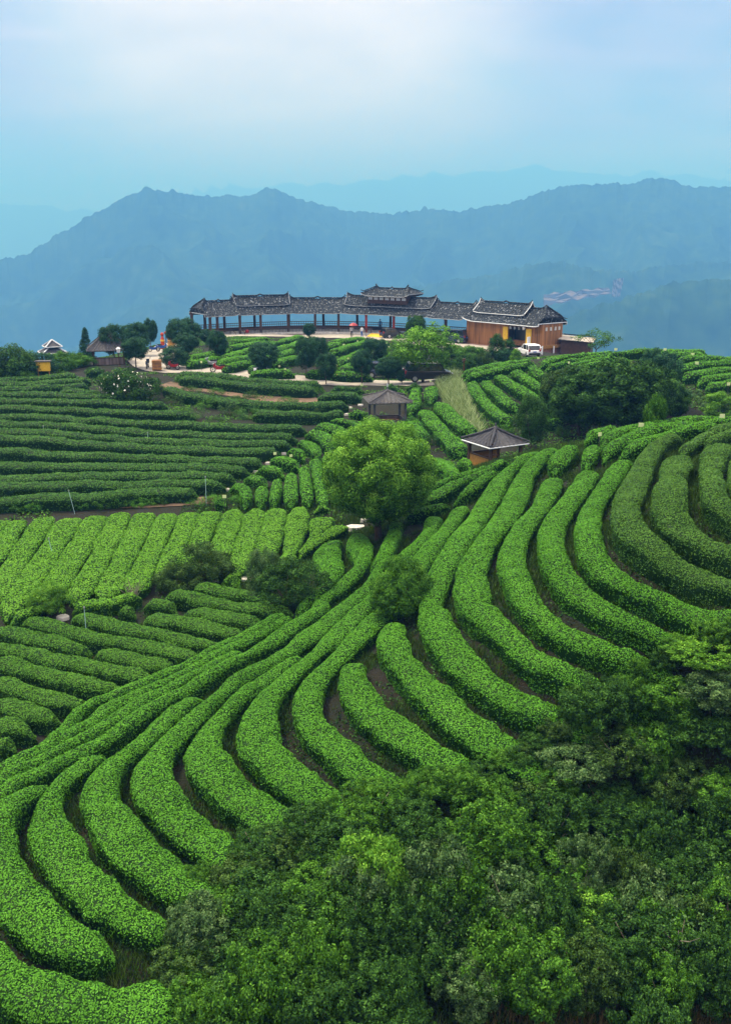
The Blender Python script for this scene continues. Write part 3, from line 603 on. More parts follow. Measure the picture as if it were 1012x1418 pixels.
for u, vb, vt, w_, k, lab in [
 (302,504,459,28,'round/a','dark egg shaped tree beside the road left of the tea plot, behind the grey motorbike'), (366,520,476,38,'round/b','broad round dark tree on the road edge, above two parked scooters'),
 (424,524,470,30,'round/c','tall dark tree in the middle of the road edge, left one of a touching pair'), (439,519,468,30,'round/d','tall dark tree in the middle of the road edge, right one of a touching pair'),
 (452,533,491,26,'round/b','small thin stemmed round tree on the road verge right of the touching pair'), (501,532,487,28,'round/a','round dark tree with a bare stem on the verge above the wooden gazebo'),
 (519,512,470,34,'round/d','dark round tree inside the tea plot above the wooden gazebo'), (538,533,496,33,'round/c','dark round tree on the verge just left of the parked bus'),
 (556,533,513,13,'round/b','tiny young tree on the verge in front of the bus'), (256,492,443,42,'round/c','largest dark tree by the left end of the tiled corridor'), (259,498,463,34,'round/a','dark round tree below the largest one near the corridor end'),
 (242,510,481,38,'ball/a','low round dark tree at the bend of the road'), (189,510,469,34,'round/d','neat round tree right of the left wooden pavilion'), (160,503,452,34,'round/b','dark tree hiding the right half of the left wooden pavilion roof'),
 (190,494,449,36,'round/c','dark tree behind the neat round tree near the left pavilion'), (210,484,443,20,'round/a','thin tree beside the red ornament at the road end')]:
    px_plant('round_tree', lab, 'tree', k, 'leaf_blue', u, vb, vt, w_, G1)
px_plant('dark_tree', 'small blue black ball tree at the left end of the corridor floor', 'tree', 'round/a', 'leaf_blue', 285, 480, 457, 18)
px_plant('dark_tree', 'small blue black tree standing before the middle of the corridor', 'tree', 'round/b', 'leaf_blue', 429, 470, 449, 16)
px_plant('round_tree', 'green ball crowned tree against the corridor columns, above the pale tree', 'tree', 'round/d', 'leaf_dark', 575, 486, 439, 26)
px_plant('pale_tree', 'large airy pale green tree in front of the parked bus', 'tree', 'airy/a', 'leaf_light', 585, 530, 455, 74)
px_plant('pale_tree', 'smaller pale green tree left of the large airy one by the bus', 'tree', 'airy/b', 'leaf_mid', 556, 518, 480, 40)
px_plant('conifer', 'dark pointed conifer right of the airy pale tree', 'tree', 'cone/a', 'leaf_dark', 620, 508, 478, 26)
px_plant('conifer', 'blue green conifer standing left of the left wooden pavilion', 'tree', 'cone/b', 'leaf_blue', 121, 500, 456, 20)
px_plant('conifer', 'dark conifer on the skyline near the right frame edge, taller of two', 'tree', 'cone/a', 'leaf_dark', 980, 494, 472, 26)
px_plant('conifer', 'dark conifer cut by the right frame edge on the skyline', 'tree', 'cone/b', 'leaf_mid', 1006, 496, 478, 22)
px_plant('feathery_tree', 'light feathery tree on the skyline right of the timber hall', 'tree', 'feather/a', 'leaf_mid', 824, 490, 456, 56)
px_plant('dark_tree', 'slender dark tree standing right of the tiled gazebo', 'tree', 'multi/b', 'leaf_dark', 735, 624, 548, 46)
for u, vb, vt, w_, k, m_, lab in [(800,604,512,84,'clump/a','leaf_dark','big dark tree at the left of the clump behind the hill crest'), (846,606,502,90,'clump/b','leaf_dark','big dark tree in the middle of the clump behind the hill crest'),
 (893,600,506,74,'clump/c','leaf_dark','big dark tree at the right of the clump behind the hill crest'), (905,572,488,62,'clump/a','leaf_blue','highest dark tree at the back of the clump'),
 (930,585,532,42,'clump/b','leaf_dark','low tree at the right foot of the clump'), (905,606,548,30,'bush/b','leaf_mid','yellow green young tree in front of the dark clump'), (775,585,512,56,'clump/c','leaf_olive','olive tree at the left edge of the clump')]:
    px_plant('clump_tree', lab, 'tree', k, m_, u, vb, vt, w_ * .95, 'trees of the clump on the back hill')
px_plant('bush', 'light green bush at the right frame edge behind the hill crest', 'bush', 'ball/b', 'leaf_light', 994, 586, 544, 42)
for u, vb, vt, w_, k, m_, lab in [(644,512,491,32,'bush/a','leaf_dark','dark clipped bush right of the airy tree'), (650,499,480,44,'bush/b','leaf_mid','bright green bush behind the dark clipped bush'), (628,492,478,22,'bush/c','leaf_mid','small green bush beside the navy car'),
 (686,500,464,22,'column/a','leaf_dark','dark columnar shrub in front of the timber hall, left one'), (703,496,469,17,'column/b','leaf_dark','dark columnar shrub in front of the timber hall, right one'), (697,504,484,20,'ball/a','leaf_blue','blue black shrub below the two columnar shrubs'),
 (713,503,484,14,'column/a','leaf_light','pale green shrub left of the white car'), (670,507,488,20,'bush/b','leaf_olive','dull olive shrub below the timber hall wall')]:
    px_plant('bush', lab, 'bush', k, m_, u, vb, vt, w_)
t_ = px_plant('flowering_bush', 'dark bush dotted with white blossom below the left wooden pavilion', 'bush', 'bush/a', 'leaf_dark', 178, 556, 512, 72)
r2 = np.random.default_rng(5); dd = unit(r2.normal(size=(110, 3)) + [0, -.4, .7]); LV, LQ = leaves(dd * [1.1, 1.1, .72] * r2.uniform(.85, 1.1, (110, 1)) + [0, 0, .62], dd, .10, .8, .6, r2)
link('blossom', npmesh('blossom', LV, LQ), t_, 'flower')
for u, vb, vt, w_, k, m_, lab in [(18,522,480,70,'bush/b','leaf_dark','large dark bush at the left frame edge beyond the yellow board'), (45,520,490,60,'bush/c','leaf_blue','dark bush behind the yellow board on its left'), (90,512,488,46,'bush/a','leaf_mid','green bush below the white roofed pavilion'),
 (112,508,490,36,'bush/c','leaf_mid','green bush left of the left wooden pavilion'), (8,500,470,40,'bush/a','leaf_blue','far dark bush at the left frame edge under the haze'), (75,500,484,40,'bush/b','leaf_light','pale bush at the foot of the white roofed pavilion'), (132,520,508,22,'bush/b','leaf_dark','low dark bush before the left wooden pavilion'), (35,527,514,40,'scrub/a','leaf_mid','low leafy bush at the left end of the terraces')]:
    px_plant('bush', lab, 'bush', k, m_, u, vb, vt, w_)
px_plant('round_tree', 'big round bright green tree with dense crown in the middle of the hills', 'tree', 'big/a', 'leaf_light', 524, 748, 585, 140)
px_plant('pointed_shrub', 'upright bushy dark shrub between the tea rows below the big round tree', 'shrub', 'pointed/a', 'leaf_mid', 556, 856, 770, 80)
px_plant('wild_shrub', 'dark many stemmed small tree at the upper end of the dark left field', 'shrub', 'multi/a', 'leaf_dark', 402, 846, 768, 86)
px_plant('wild_shrub', 'greyish pale leaved shrub touching the many stemmed small tree', 'shrub', 'multi/b', 'leaf_grey', 368, 838, 758, 48)
px_plant('wild_shrub', 'dusky olive shrub at the lower edge of the bright field', 'shrub', 'multi/c', 'leaf_olive', 284, 814, 752, 78)
px_plant('wild_shrub', 'lower olive shrub left of the dusky shrub by the bright field', 'shrub', 'bush/b', 'leaf_olive', 243, 818, 782, 52)
px_plant('wild_shrub', 'yellowish green shrub between the bright field and dark field at left', 'shrub', 'multi/b', 'leaf_light', 68, 854, 806, 56)
b = hit(187, 838); t = thing('bare_bush', 'leafless pale twiggy bush at the lower edge of the bright field', 'bush', b)
mb = MB(); r2 = random.Random(4)
for k in range(26):
    a = r2.random() * 6.28; q = r2.uniform(.2, .6); z = r2.uniform(.7, 1.25); mb.tube([(0, 0, 0), (math.cos(a) * q * .4, math.sin(a) * q * .4, z * .55), (math.cos(a) * q, math.sin(a) * q, z)], [.018, .012, .005], 4)
mb.build('twigs', 'palebark', t)
mb = MB(); mb.tube([(0, 0, -.1), (.01, 0, .12), (0, .01, .25)], [.04, .032, .028], 6); mb.build('stem', 'palebark', t)
# low scrub on the banks
GS_ = 'low scrub on the banks under the road'
for j, (u, v, w_) in enumerate([(262,548,30),(290,566,34),(318,575,32),(345,580,34),(375,578,30),(300,548,26),(240,560,28),(268,580,34),(330,560,26),(400,560,26),(432,575,26),(385,548,24),(225,545,24),(250,530,22),(348,552,22),(405,583,26),(300,590,28),(440,545,20)]):
    px_plant('scrub_bush', 'low wild scrub on the weedy bank between the road and the upper terraces', 'bush', 'scrub/' + 'abcd'[j % 4], ['leaf_dark', 'leaf_mid', 'leaf_olive', 'tea_terrace'][j % 4], u, v, v - w_ * .45, w_, GS_)
for j, (u, v, w_) in enumerate([(105,705,22),(122,703,24),(140,704,22),(157,701,24),(175,702,20),(195,702,22),(28,708,24),(50,708,20),(220,700,20),(300,698,20),(275,702,18),(330,696,16)]):
    px_plant('scrub_bush', 'small tea seedling bush on the bare strip above the bright field', 'bush', 'scrub/' + 'abcd'[j % 4], ['leaf_mid', 'tea_mid'][j % 2], u, v, v - w_ * .62, w_ * 1.2, 'seedling bushes above the bright field')
for j, (u, v, w_, m_) in enumerate([(765,560,34,'leaf_olive'),(745,585,26,'leaf_olive'),(760,590,30,'leaf_mid'),(780,605,26,'leaf_dark'),(948,600,30,'leaf_mid'),(700,600,20,'leaf_mid'),(590,570,22,'leaf_dark'),(597,617,26,'leaf_dark'),(575,600,20,'leaf_mid'),(625,520,22,'leaf_olive'),(608,512,18,'leaf_light')]):
    px_plant('scrub_bush', ['olive scrub left of the dark tree clump','olive scrub by the slender dark tree','green scrub under the clump at its left','dark scrub at the clump foot on the left','green scrub right of the dark tree clump','small scrub at the tip of the back hill rows','dark scrub at the upper end of the gazebo rows','dark scrub left of the pale grass gully','small scrub beside the wooden gazebo rows','olive scrub at the head of the grass gully','pale scrub right of the parked bus'][j], 'bush', 'scrub/' + 'abcd'[j % 4], m_, u, v, v - w_ * .6, w_)
# ------------------------------------------------------------------ the thicket on the lower right slope: every shrub its own thing
TP = [(1420,905),(1180,880),(1060,872),(1012,872),(930,900),(862,948),(792,1004),(712,1056),(630,1086),(508,1106),(434,1146),(332,1182),(270,1232),(262,1330),(268,1470),(600,1500),(1420,1500)]
def inside(x, y, poly):
    c = False; j = len(poly) - 1
    for i in range(len(poly)):
        if (poly[i][1] > y) != (poly[j][1] > y) and x < (poly[j][0] - poly[i][0]) * (y - poly[i][1]) / (poly[j][1] - poly[i][1]) + poly[i][0]: c = not c
        j = i
    return c
kinds = ['bush/t1', 'bush/t2', 'multi/t1', 'multi/t2', 'multi/t3', 'clump/t1', 'airy/t1', 'bush/t3']
for kd in kinds:                                                # finer leaves for the near shrubs
    base = kd.split('/')[0]; sd_ = hash_(kd) % 9973
    rx, rz, hc, ncl, rc, nl, L, shp = dict(bush=(.95, .62, .72, 210, .17, 92, .070, 'spread'), multi=(.9, .85, 1.05, 240, .155, 80, .066, 'spread'), clump=(1.1, .95, 1.15, 280, .17, 85, .078, 'spread'), airy=(.95, 1.05, 1.35, 210, .16, 52, .086, 'spread'))[base]
    LV, LQ, tone, C = crown_geo(sd_, rx, rz, hc, ncl, rc, nl, L, shp, fill=.5, lighten=.16, tilt=1.0)
    cm = npmesh('foliage_' + base, LV, LQ, None, tone); tb = MB(); r2 = random.Random(sd_)
    for k in range(9):
        c = C[r2.randrange(len(C))]; tb.tube([(c[0] * .08, c[1] * .08, -.2), (c[0] * .45, c[1] * .45, c[2] * .55), tuple(c)], [.030, .020, .007], 5)
    PROTO[kd] = (cm, tb.mesh('stem_' + base, 'palebark', True), hc + rz * 1.1, 2 * rx * 1.15)
DESC = {'leaf_dark': 'glossy dark green', 'leaf_mid': 'fresh green', 'leaf_olive': 'dull olive', 'leaf_grey': 'grey green pale leaved', 'leaf_light': 'yellow green', 'tea_dark': 'leafy half wild'}
r2 = random.Random(21); cnt = 0
ys = np.arange(13.5, 30, .86)
for yy in ys:
    for xx in np.arange(-6, 21, .92):
        x = xx + r2.uniform(-.38, .38) + (.5 if int(yy / .86) % 2 else 0); y = yy + r2.uniform(-.38, .38); z = float(zt(x, y))
        u, v = proj((x, y, z + .5))
        if not inside(u, v, TP): continue
        if v > 1400 and u > 560 and r2.random() < .9: continue
        ed = not inside(u - 45, v - 70, TP) or not inside(u, v - 90, TP)
        m_ = r2.choices(['leaf_dark', 'leaf_mid', 'leaf_olive', 'leaf_grey', 'leaf_light'], [.48, .26, .16, .08, .02] if v < 1180 else [.58, .24, .06, .09, .03])[0]
        if ed and r2.random() < .6: m_ = r2.choice(['leaf_olive', 'leaf_mid', 'leaf_dark'])
        hg = r2.uniform(.9, 1.35) if ed else r2.uniform(1.35, 2.3)
        wd = r2.uniform(1.5, 1.9) if ed else r2.uniform(1.55, 2.3)
        if u > 790 and v < 1180: hg = r2.uniform(.95, 1.5); wd = r2.uniform(1.8, 2.3)
        where = 'on the thicket upper edge under the tea rows' if ed else 'in the thicket near the right frame edge' if u > 820 else 'near the bottom edge of the thicket' if v > 1290 else 'in the left part of the thicket' if u < 560 else 'in the middle of the thicket'
        plant('wild_shrub', f"{DESC[m_]} wild shrub {where}", 'shrub', r2.choice(kinds), m_, (x, y, z), hg, wd, 'wild shrubs of the lower right thicket'); cnt += 1
for k in range(len(TP) - 3):
    n_ = int(math.hypot(TP[k + 1][0] - TP[k][0], TP[k + 1][1] - TP[k][1]) / 22)
    for i in range(n_):
        u = TP[k][0] + (TP[k + 1][0] - TP[k][0]) * i / n_ + r2.uniform(-6, 10); v = TP[k][1] + (TP[k + 1][1] - TP[k][1]) * i / n_ + r2.uniform(0, 22); m_ = r2.choice(['leaf_olive', 'leaf_mid', 'leaf_mid', 'leaf_dark', 'tea_dark'])
        plant('wild_shrub', f"low {DESC[m_]} shrub at the ends of the tea rows beside the thicket", 'shrub', r2.choice(['bush/t1', 'bush/t2', 'bush/t3', 'multi/t1']), m_, hit(u, v), r2.uniform(.55, .95), r2.uniform(.9, 1.4), 'low shrubs at the row ends'); cnt += 1
t = px_plant('sapling', 'bright yellow green sapling with reddish tip leaves at the thicket top', 'sapling', 'airy/t1', 'leaf_light', 812, 1022, 975, 34)
dd = unit(np.random.default_rng(3).normal(size=(60, 3)) + [0, 0, .8]); LV, LQ = leaves(dd * .22 + [.25, 0, 2.2], dd, .10, .45, .6); link('reddish_leaves', npmesh('reddish_leaves', LV, LQ), t, 'orange')
px_plant('sapling', 'small pale seedling growing between the diagonal tea rows', 'sapling', 'scrub/a', 'leaf_grey', 315, 943, 928, 18)
# ------------------------------------------------------------------ grass and weeds (nobody could count them)
def blades(name, pts, hgt, wid, m, seed, lean=.5):
    r = np.random.default_rng(seed); n = len(pts); h_ = hgt * r.uniform(.5, 1.3, n); a = r.random(n) * 6.28; w_ = wid * r.uniform(.7, 1.3, n)
    dx = np.stack([np.cos(a), np.sin(a), 0 * a], -1); tip = np.stack([np.cos(a + 1.3) * lean, np.sin(a + 1.3) * lean, np.ones(n)], -1) * h_[:, None] * r.uniform(.5, 1.1, (n, 1))
    V = np.stack([pts - dx * w_[:, None] / 2, pts + dx * w_[:, None] / 2, pts + tip], 1).reshape(-1, 3)
    return tag(link(name, npmesh(name, V, None, np.arange(3 * n).reshape(n, 3), np.clip(.5 + .25 * r.normal(size=n), 0, 1)), None, m), kind='stuff')
def scatter(n, x0, x1, y0, y1, f, seed):
    r = np.random.default_rng(seed); x = r.uniform(x0, x1, n); y = r.uniform(y0, y1, n); k = f(x, y, r); x, y = x[k], y[k]
    return np.stack([x, y, zt(x, y) - .02], -1)
def patch(x, y, s, seed): return fbm(np.stack([x * s, y * s, x * 0], -1), seed, 3)
blades('grass', scatter(700000, -9, 26, 12, 52, lambda x, y, r: (patch(x, y, .8, 31) + .25 * patch(x, y, 3, 8) > np.where(y < 23, -.45, -.12 - .02 * x)), 1), .26, .03, 'grass', 2)
blades('dry_grass', scatter(60000, -2, 14, 12, 19.5, lambda x, y, r: patch(x, y, .9, 35) > -.1, 3), .38, .025, 'drygrass', 4)
def near_px(poly, x, y, dz=0):
    z = zt(x, y) - CAMZ + dz; dep = y * cp - z * sp; u = CX + F * x / dep; v = CY - F * (y * sp + z * cp) / dep
    return np.array([inside(a_, b_, poly) for a_, b_ in zip(u, v)])
blades('pale_grass', scatter(110000, 2, 14, 55, 92, lambda x, y, r: near_px([(612,520),(635,520),(650,560),(668,600),(655,605),(635,590),(615,560),(603,535)], x, y), 5), .6, .06, 'palegrass', 6, .9)
RDP = resample(np.array([hit(u, v)[:2] for u, v in ((243,474),(232,483),(215,492),(207,502),(225,512),(260,512),(300,514),(350,519),(400,525),(450,528),(500,530),(560,530),(622,526))]), .6)
def offroad(x, y):
    k = np.ones(len(x), bool)
    for a in range(0, len(x), 20000): k[a:a + 20000] = (((np.stack([x[a:a + 20000], y[a:a + 20000]], -1)[:, None] - RDP[None]) ** 2).sum(-1).min(1) > 2.4 ** 2)
    return k & ~((y > 100) & (x > 4))
pw = scatter(560000, -52, 50, 44, 126, lambda x, y, r: offroad(x, y) & (patch(x, y, .35, 41) + .4 * patch(x, y, 1.4, 44) > np.where((x < -2) & (y < 92), .35, -.10)), 7)
LV, LQ = leaves(pw + np.random.default_rng(9).uniform(0, .14, (len(pw), 1)) * [0, 0, 1], np.array([0, 0, 1.]) + np.zeros((len(pw), 3)), .15, .6, .9)
tag(link('ground_weeds', npmesh('ground_weeds', LV, LQ, None, np.clip(.38 + .25 * np.random.default_rng(8).normal(size=len(pw)), 0, 1)), None, 'tea_dark'), kind='stuff')
pw = scatter(260000, -10, 24, 12, 50, lambda x, y, r: patch(x, y, .6, 51) + .5 * patch(x, y, 2.4, 54) > -.25, 17)
LV, LQ = leaves(pw + np.random.default_rng(19).uniform(0, .10, (len(pw), 1)) * [0, 0, 1], np.array([0, 0, 1.]) + np.zeros((len(pw), 3)), .085, .6, .9)
tag(link('low_weeds', npmesh('low_weeds', LV, LQ, None, np.clip(.35 + .25 * np.random.default_rng(18).normal(size=len(pw)), 0, 1)), None, 'leaf_dark'), kind='stuff')
# a patch of cabbages beyond the crest
b = hit(930, 556); n_c = 0
dd = unit(np.random.default_rng(6).normal(size=(26, 3)) + [0, 0, .7]); LV, LQ = leaves(dd * .16, dd, .22, .8, .5); cab = npmesh('cabbage', LV + [0, 0, .1], LQ, None, np.full(26, .6)); cab.materials.append(M['leaf_grey'])
for i in range(9):
    for j in range(5):
        x = b[0] - 2.6 + i * .62 + random.uniform(-.1, .1); y = b[1] - 1.5 + j * .75
        o = link('cabbage', cab); o.location = (x, y, float(zt(x, y))); o.rotation_euler = (0, 0, random.random() * 6); o.scale = [random.uniform(.8, 1.2)] * 3
        tag(o, 'leafy blue green cabbage in the small vegetable patch right of the tree clump', 'cabbage', 'cabbages in the vegetable patch')

TW = []
for j, (u, v, h_, lab) in enumerate([(930,1372,1.9,'pale forked bare branched sapling in the thicket near the lower right corner'), (700,1330,1.7,'thin pale bare stemmed sapling in the middle of the thicket'), (605,1340,1.5,'small bare twiggy sapling in the lower middle of the thicket'), (1000,1300,1.6,'bare branched sapling at the right edge of the thicket')]):
    b = hit(u, v, .3); t = thing('bare_sapling', lab, 'sapling', b); r3 = random.Random(60 + j); mb = MB(); mb.tube([(0, 0, -.1), (.05, 0, h_ * .5), (.02, .06, h_)], [.032, .024, .010], 6)
    mb.build('stem', 'palebark', t); mb = MB()
    for k in range(11):
        z = h_ * r3.uniform(.25, .95); a = r3.random() * 6.28; q = r3.uniform(.3, .75); mb.tube([(.04, .02, z), (.04 + math.cos(a) * q * .5, math.sin(a) * q * .5, z + q * .4), (.04 + math.cos(a) * q, math.sin(a) * q, z + q * .95)], [.016, .010, .004], 4)
    mb.build('branches', 'palebark', t); r4 = np.random.default_rng(70 + j); p = r4.normal(size=(150, 3)) * [.42, .42, .35] + [0, 0, h_ * 1.0]; LV, LQ = leaves(p, r4.normal(size=(150, 3)) + [0, 0, 1], .085, .6, .7, r4); link('foliage', npmesh('foliage', LV, LQ, None, np.full(150, .6)), t, 'leaf_grey')
blades('dark_grass', scatter(30000, -7, 0, 13, 23, lambda x, y, r: near_px([(150,1335),(250,1290),(310,1230),(310,1400),(200,1372),(120,1350)], x, y), 15), .3, .035, 'grass', 16)
# ------------------------------------------------------------------ roads and paving
def strip(name, c, wid, m, off=.05, n=7):
    c = resample(np.asarray(c), .5, 3); t = unit(np.gradient(c, axis=0)); nr = np.stack([t[:, 1], -t[:, 0]], 1)
    wv = np.broadcast_to(wid, (2,)); k = np.linspace(-wv[0], wv[1], n)
    xy = c[:, None] + nr[:, None] * k[None, :, None]; xy = xy + .12 * noise3(np.concatenate([xy, xy[..., :1] * 0], -1) * .8, 77)[..., None]
    z = zt(xy[..., 0], xy[..., 1]) + off
    a, b = z.shape; i = np.arange(a * b).reshape(a, b)
    o = link(name, npmesh(name, np.concatenate([xy, z[..., None]], -1).reshape(-1, 3), np.stack([i[:-1, :-1], i[1:, :-1], i[1:, 1:], i[:-1, 1:]], -1).reshape(-1, 4), smooth=True), None, m)
    return tag(o, kind='structure')
def gpx(*pts): return [hit(u, v)[:2] for u, v in pts]
strip('road', gpx((243,474),(232,483),(215,492),(207,502),(225,512),(260,512),(300,514),(350,519),(400,525),(450,528),(500,530),(560,530),(622,526)), 2.2, 'concrete')
strip('bare_bank', gpx((224,533),(280,538),(340,548),(400,556),(440,553)), 1.25, 'earth', .05)
strip('bare_terrace', gpx((-20,618),(30,619),(75,624),(120,628)), .35, 'earth', .05)
strip('bare_terrace', gpx((-20,638),(30,638),(65,640)), .3, 'earth', .05)
strip('bare_terrace', gpx((-20,655),(30,655),(90,656),(130,655)), .3, 'earth', .05)
strip('bare_terrace', gpx((-20,684),(30,685),(60,686)), .3, 'earth', .05)
strip('bare_strip', gpx((-20,706),(100,704),(200,698),(300,695)), .5, 'earth', .04)
# ------------------------------------------------------------------ long tiled corridor and timber hall on one curved front line
EP = np.array([(-21.6,128.6),(-15,133.0),(-7.3,135.3),(0,133.5),(4.2,130.6),(10.2,126.0),(13.2,122.7),(17,118.3),(20.6,113.7)])
ec = resample(EP, .1, 4); es = np.r_[0, np.cumsum(np.linalg.norm(np.diff(ec, axis=0), axis=1))]; SL = es[-1]
et = unit(np.gradient(ec, axis=0))
kk = np.ones(41) / 41; et = unit(np.stack([np.convolve(np.pad(et[:, j], 20, 'edge'), kk, 'valid') for j in (0, 1)], 1))
ZE = CAMZ - 10.1; ZF = CAMZ - 12.72; RD = 2.55
def E(s, o=0.0, z=ZE):
    x = np.interp(s, es, ec[:, 0]); y = np.interp(s, es, ec[:, 1]); tx = np.interp(s, es, et[:, 0]); ty = np.interp(s, es, et[:, 1])
    return (float(x - ty * o), float(y + tx * o), float(z))
us = np.array([proj((a, b, ZE))[0] for a, b in ec])
def s_of(u): return float(np.interp(u, us, es))
ex = [E(SL * .5, 2.5, ZF)[i] for i in range(3)]
strip('plaza', [E(s, -2.2)[:2] for s in np.linspace(-1, SL + 1.5, 60)], (3.0, 3.1), 'concrete', .07)
strip('yard', [E(s, -4.6)[:2] for s in np.linspace(s_of(600), SL + 3, 30)], (2.6, 3.2), 'concrete', .085)
def wb(mb, name, m, parent, smooth=False):                       # parts modelled at their place in the world
    o = mb.build(name, m, parent, smooth)
    if parent.type == 'EMPTY': o.location = tuple(-Vector(parent.location))
    return o
def roof(parent, s0, s1, rise, mitre0=0, mitre1=0, t0=0.0, lift=0.0, up=.35, tiles='tile', trim='trim_grey', th=.12, name='roof', tw=.04):
    """curved double slope with rolled tile ridges; t0 > 0 makes a raised upper roof that starts part way up"""
    def pt(s, t, side, corr=True):
        e0, e1 = s0 + mitre0 * t, s1 - mitre1 * t; ss = e0 + (e1 - e0) * s
        z = ZE + lift + rise * (t ** 1.18)
        q = abs(2 * s - 1); z += up * max(0, (q - .72) / .28) ** 2 * (1 if t > .9 or mitre0 + mitre1 > 0 else .35)
        if corr: z += .045 * math.cos(2 * math.pi * ss / .33)
        o = RD * t if side == 0 else 2 * RD - RD * t
        return E(ss, o, z)
    n = max(8, int((s1 - s0) / .11)); b = MB(); ts = np.linspace(t0, 1, 6)
    for side in (0, 1):
        G = [[pt(i / n, t, side) for t in ts] for i in range(n + 1)]
        b.slab(G if side == 1 else G[::-1], th)
    for mi_, sA in ((mitre0, 0.0), (mitre1, 1.0)):                # hipped end slope
        if mi_:
            G = []
            for k in range(25):
                a = k / 24; row = []
                for t in ts:
                    p, q_ = Vector(pt(sA, t, 0, False)), Vector(pt(sA, t, 1, False)); c = p.lerp(q_, a); row.append((c.x, c.y, c.z + .045 * math.cos(a * (1 - t) * 2 * math.pi * 15) * (1 - t)))
                G.append(row)
            b.slab(G if sA == 1.0 else G[::-1], th)
    o = wb(b, name, tiles, parent)
    r = MB(); P_ = []; n2 = 40
    e0, e1 = s0 + mitre0, s1 - mitre1
    for i in range(n2 + 1):
        a = i / n2; q = abs(2 * a - 1); P_.append(E(e0 + (e1 - e0) * a, RD, ZE + lift + rise + .10 + .16 * max(0, 1 - q * 9) + (.5 * max(0, (q - .84) / .16) ** 2)))
    r.tube(P_, [.11 if 1 < i < n2 - 1 else .07 if 0 < i < n2 else .03 for i in range(n2 + 1)], 6)
    if mitre0 or mitre1:
        for sA, mi_ in ((0.0, mitre0), (1.0, mitre1)):
            if mi_:
                for side in (0, 1): r.tube([tuple(Vector(pt(sA, t, side, False)) + Vector((0, 0, .10 + (.22 if t == 0 else 0)))) for t in (1, .75, .5, .25, 0)], [.09, .09, .08, .07, .04], 5)
    r.build('ridge_cap', tiles, o)
    e = MB()
    for side in (0, 1): e.tube([tuple(Vector(pt(i / 60, t0, side, False)) + Vector((0, 0, -.10))) for i in range(61)], tw, 5)
    for mi_, sA in ((mitre0, 0.0), (mitre1, 1.0)):
        if mi_: e.tube([tuple(Vector(pt(sA, t0, 0, False)).lerp(Vector(pt(sA, t0, 1, False)), k / 8) + Vector((0, 0, -.10))) for k in range(9)], .055, 5)
        elif t0 > 0:
            for side in (0, 1): e.tube([tuple(Vector(pt(sA, t, side, False)) + Vector((0, 0, -.02))) for t in ts], tw, 5)
    e.build('eave_trim', trim, o)
    return o
cor = thing('covered_corridor', 'long curved open corridor with dark tiled stepped roofs and a raised middle roof', 'corridor', (ex[0], ex[1], ex[2] - .4))
sC = s_of(640)
roof(cor, -.9, s_of(333), 1.75, mitre0=2.1)
roof(cor, s_of(330), s_of(406), 1.85); roof(cor, s_of(333), s_of(404), 2.0, t0=.50, lift=.28, up=.42, th=.25, name='upper_roof')
roof(cor, s_of(405), s_of(472), 1.85)
roof(cor, s_of(471), s_of(592), 1.80); roof(cor, s_of(474), s_of(589), 1.95, t0=.46, lift=.28, up=.5, th=.25, name='upper_roof')
roof(cor, s_of(591), sC, 1.75)
# raised lookout over the middle
sm = s_of(529); c0 = Vector(E(sm, RD, 0)); ax = Vector((*[float(np.interp(sm, es, et[:, j])) for j in (0, 1)], 0)).normalized(); ay = Vector((-ax.y, ax.x, 0))
ang = math.atan2(ax.y, ax.x)
b = MB(); b.box((c0.x, c0.y, CAMZ - 8.15), (6.3, 2.6, 1.2), ang); lw = wb(b, 'lookout_wall', 'wood_d', cor)
b = MB()
for k in range(7):
    p = c0 + ax * (-2.7 + k * .9) - ay * 1.31; b.box((p.x, p.y, CAMZ - 8.05), (.62, .04, .34), ang)
b.build('lattice_window', 'limewash', lw)
def hiproof(parent, c, ax, ay, hl, hd, zr, ze, rl, tiles, trim, up=.35):
    b = MB(); T = [0, .2, .45, .75, 1]
    def pt(a, t, side):                                            # side: +-1 long slopes
        L_ = hl + (rl - hl) * t; z = ze + (zr - ze) * t ** 1.25 + up * max(0, (abs(a) - .7) / .3) ** 2 * (1 - t * .3)
        return c + ax * (a * L_) + ay * (side * hd * (1 - t)) + Vector((0, 0, z + .04 * math.cos(a * L_ * 2 * math.pi / .33)))
    for sd_ in (-1, 1):
        G = [[tuple(pt(-1 + 2 * i / 60, t, sd_)) for t in T] for i in range(61)]
        b.slab(G if sd_ == 1 else G[::-1], .12)
    for e_ in (-1, 1):
        G = [[tuple(pt(e_, t, -1).lerp(pt(e_, t, 1), k / 14)) for t in T] for k in range(15)]
        b.slab(G if e_ == 1 else G[::-1], .12)
    o = wb(b, 'lookout_roof', tiles, parent)
    r = MB(); n2 = 24
    r.tube([tuple(c + ax * ((-1 + 2 * i / n2) * (rl + .1)) + Vector((0, 0, zr + .1 + (.16 if i == 12 else 0) + .5 * max(0, (abs(2 * i / n2 - 1) - .75) / .25) ** 2))) for i in range(n2 + 1)], .10, 6)
    for sd_ in (-1, 1):
        for e_ in (-1, 1): r.tube([tuple(pt(e_, t, sd_) + Vector((0, 0, .1 + (.25 if t == 0 else 0)))) for t in T[::-1]], [.09, .08, .08, .07, .04], 5)
    r.build('ridge_cap', tiles, o)
    e = MB()
    for sd_ in (-1, 1): e.tube([tuple(pt(-1 + i / 20, 0, sd_) + Vector((0, 0, -.1))) for i in range(41)], .055, 5)
    for e_ in (-1, 1): e.tube([tuple(pt(e_, 0, -1).lerp(pt(e_, 0, 1), k / 6) + Vector((0, 0, -.1))) for k in range(7)], .055, 5)
    e.build('eave_trim', trim, o); return o
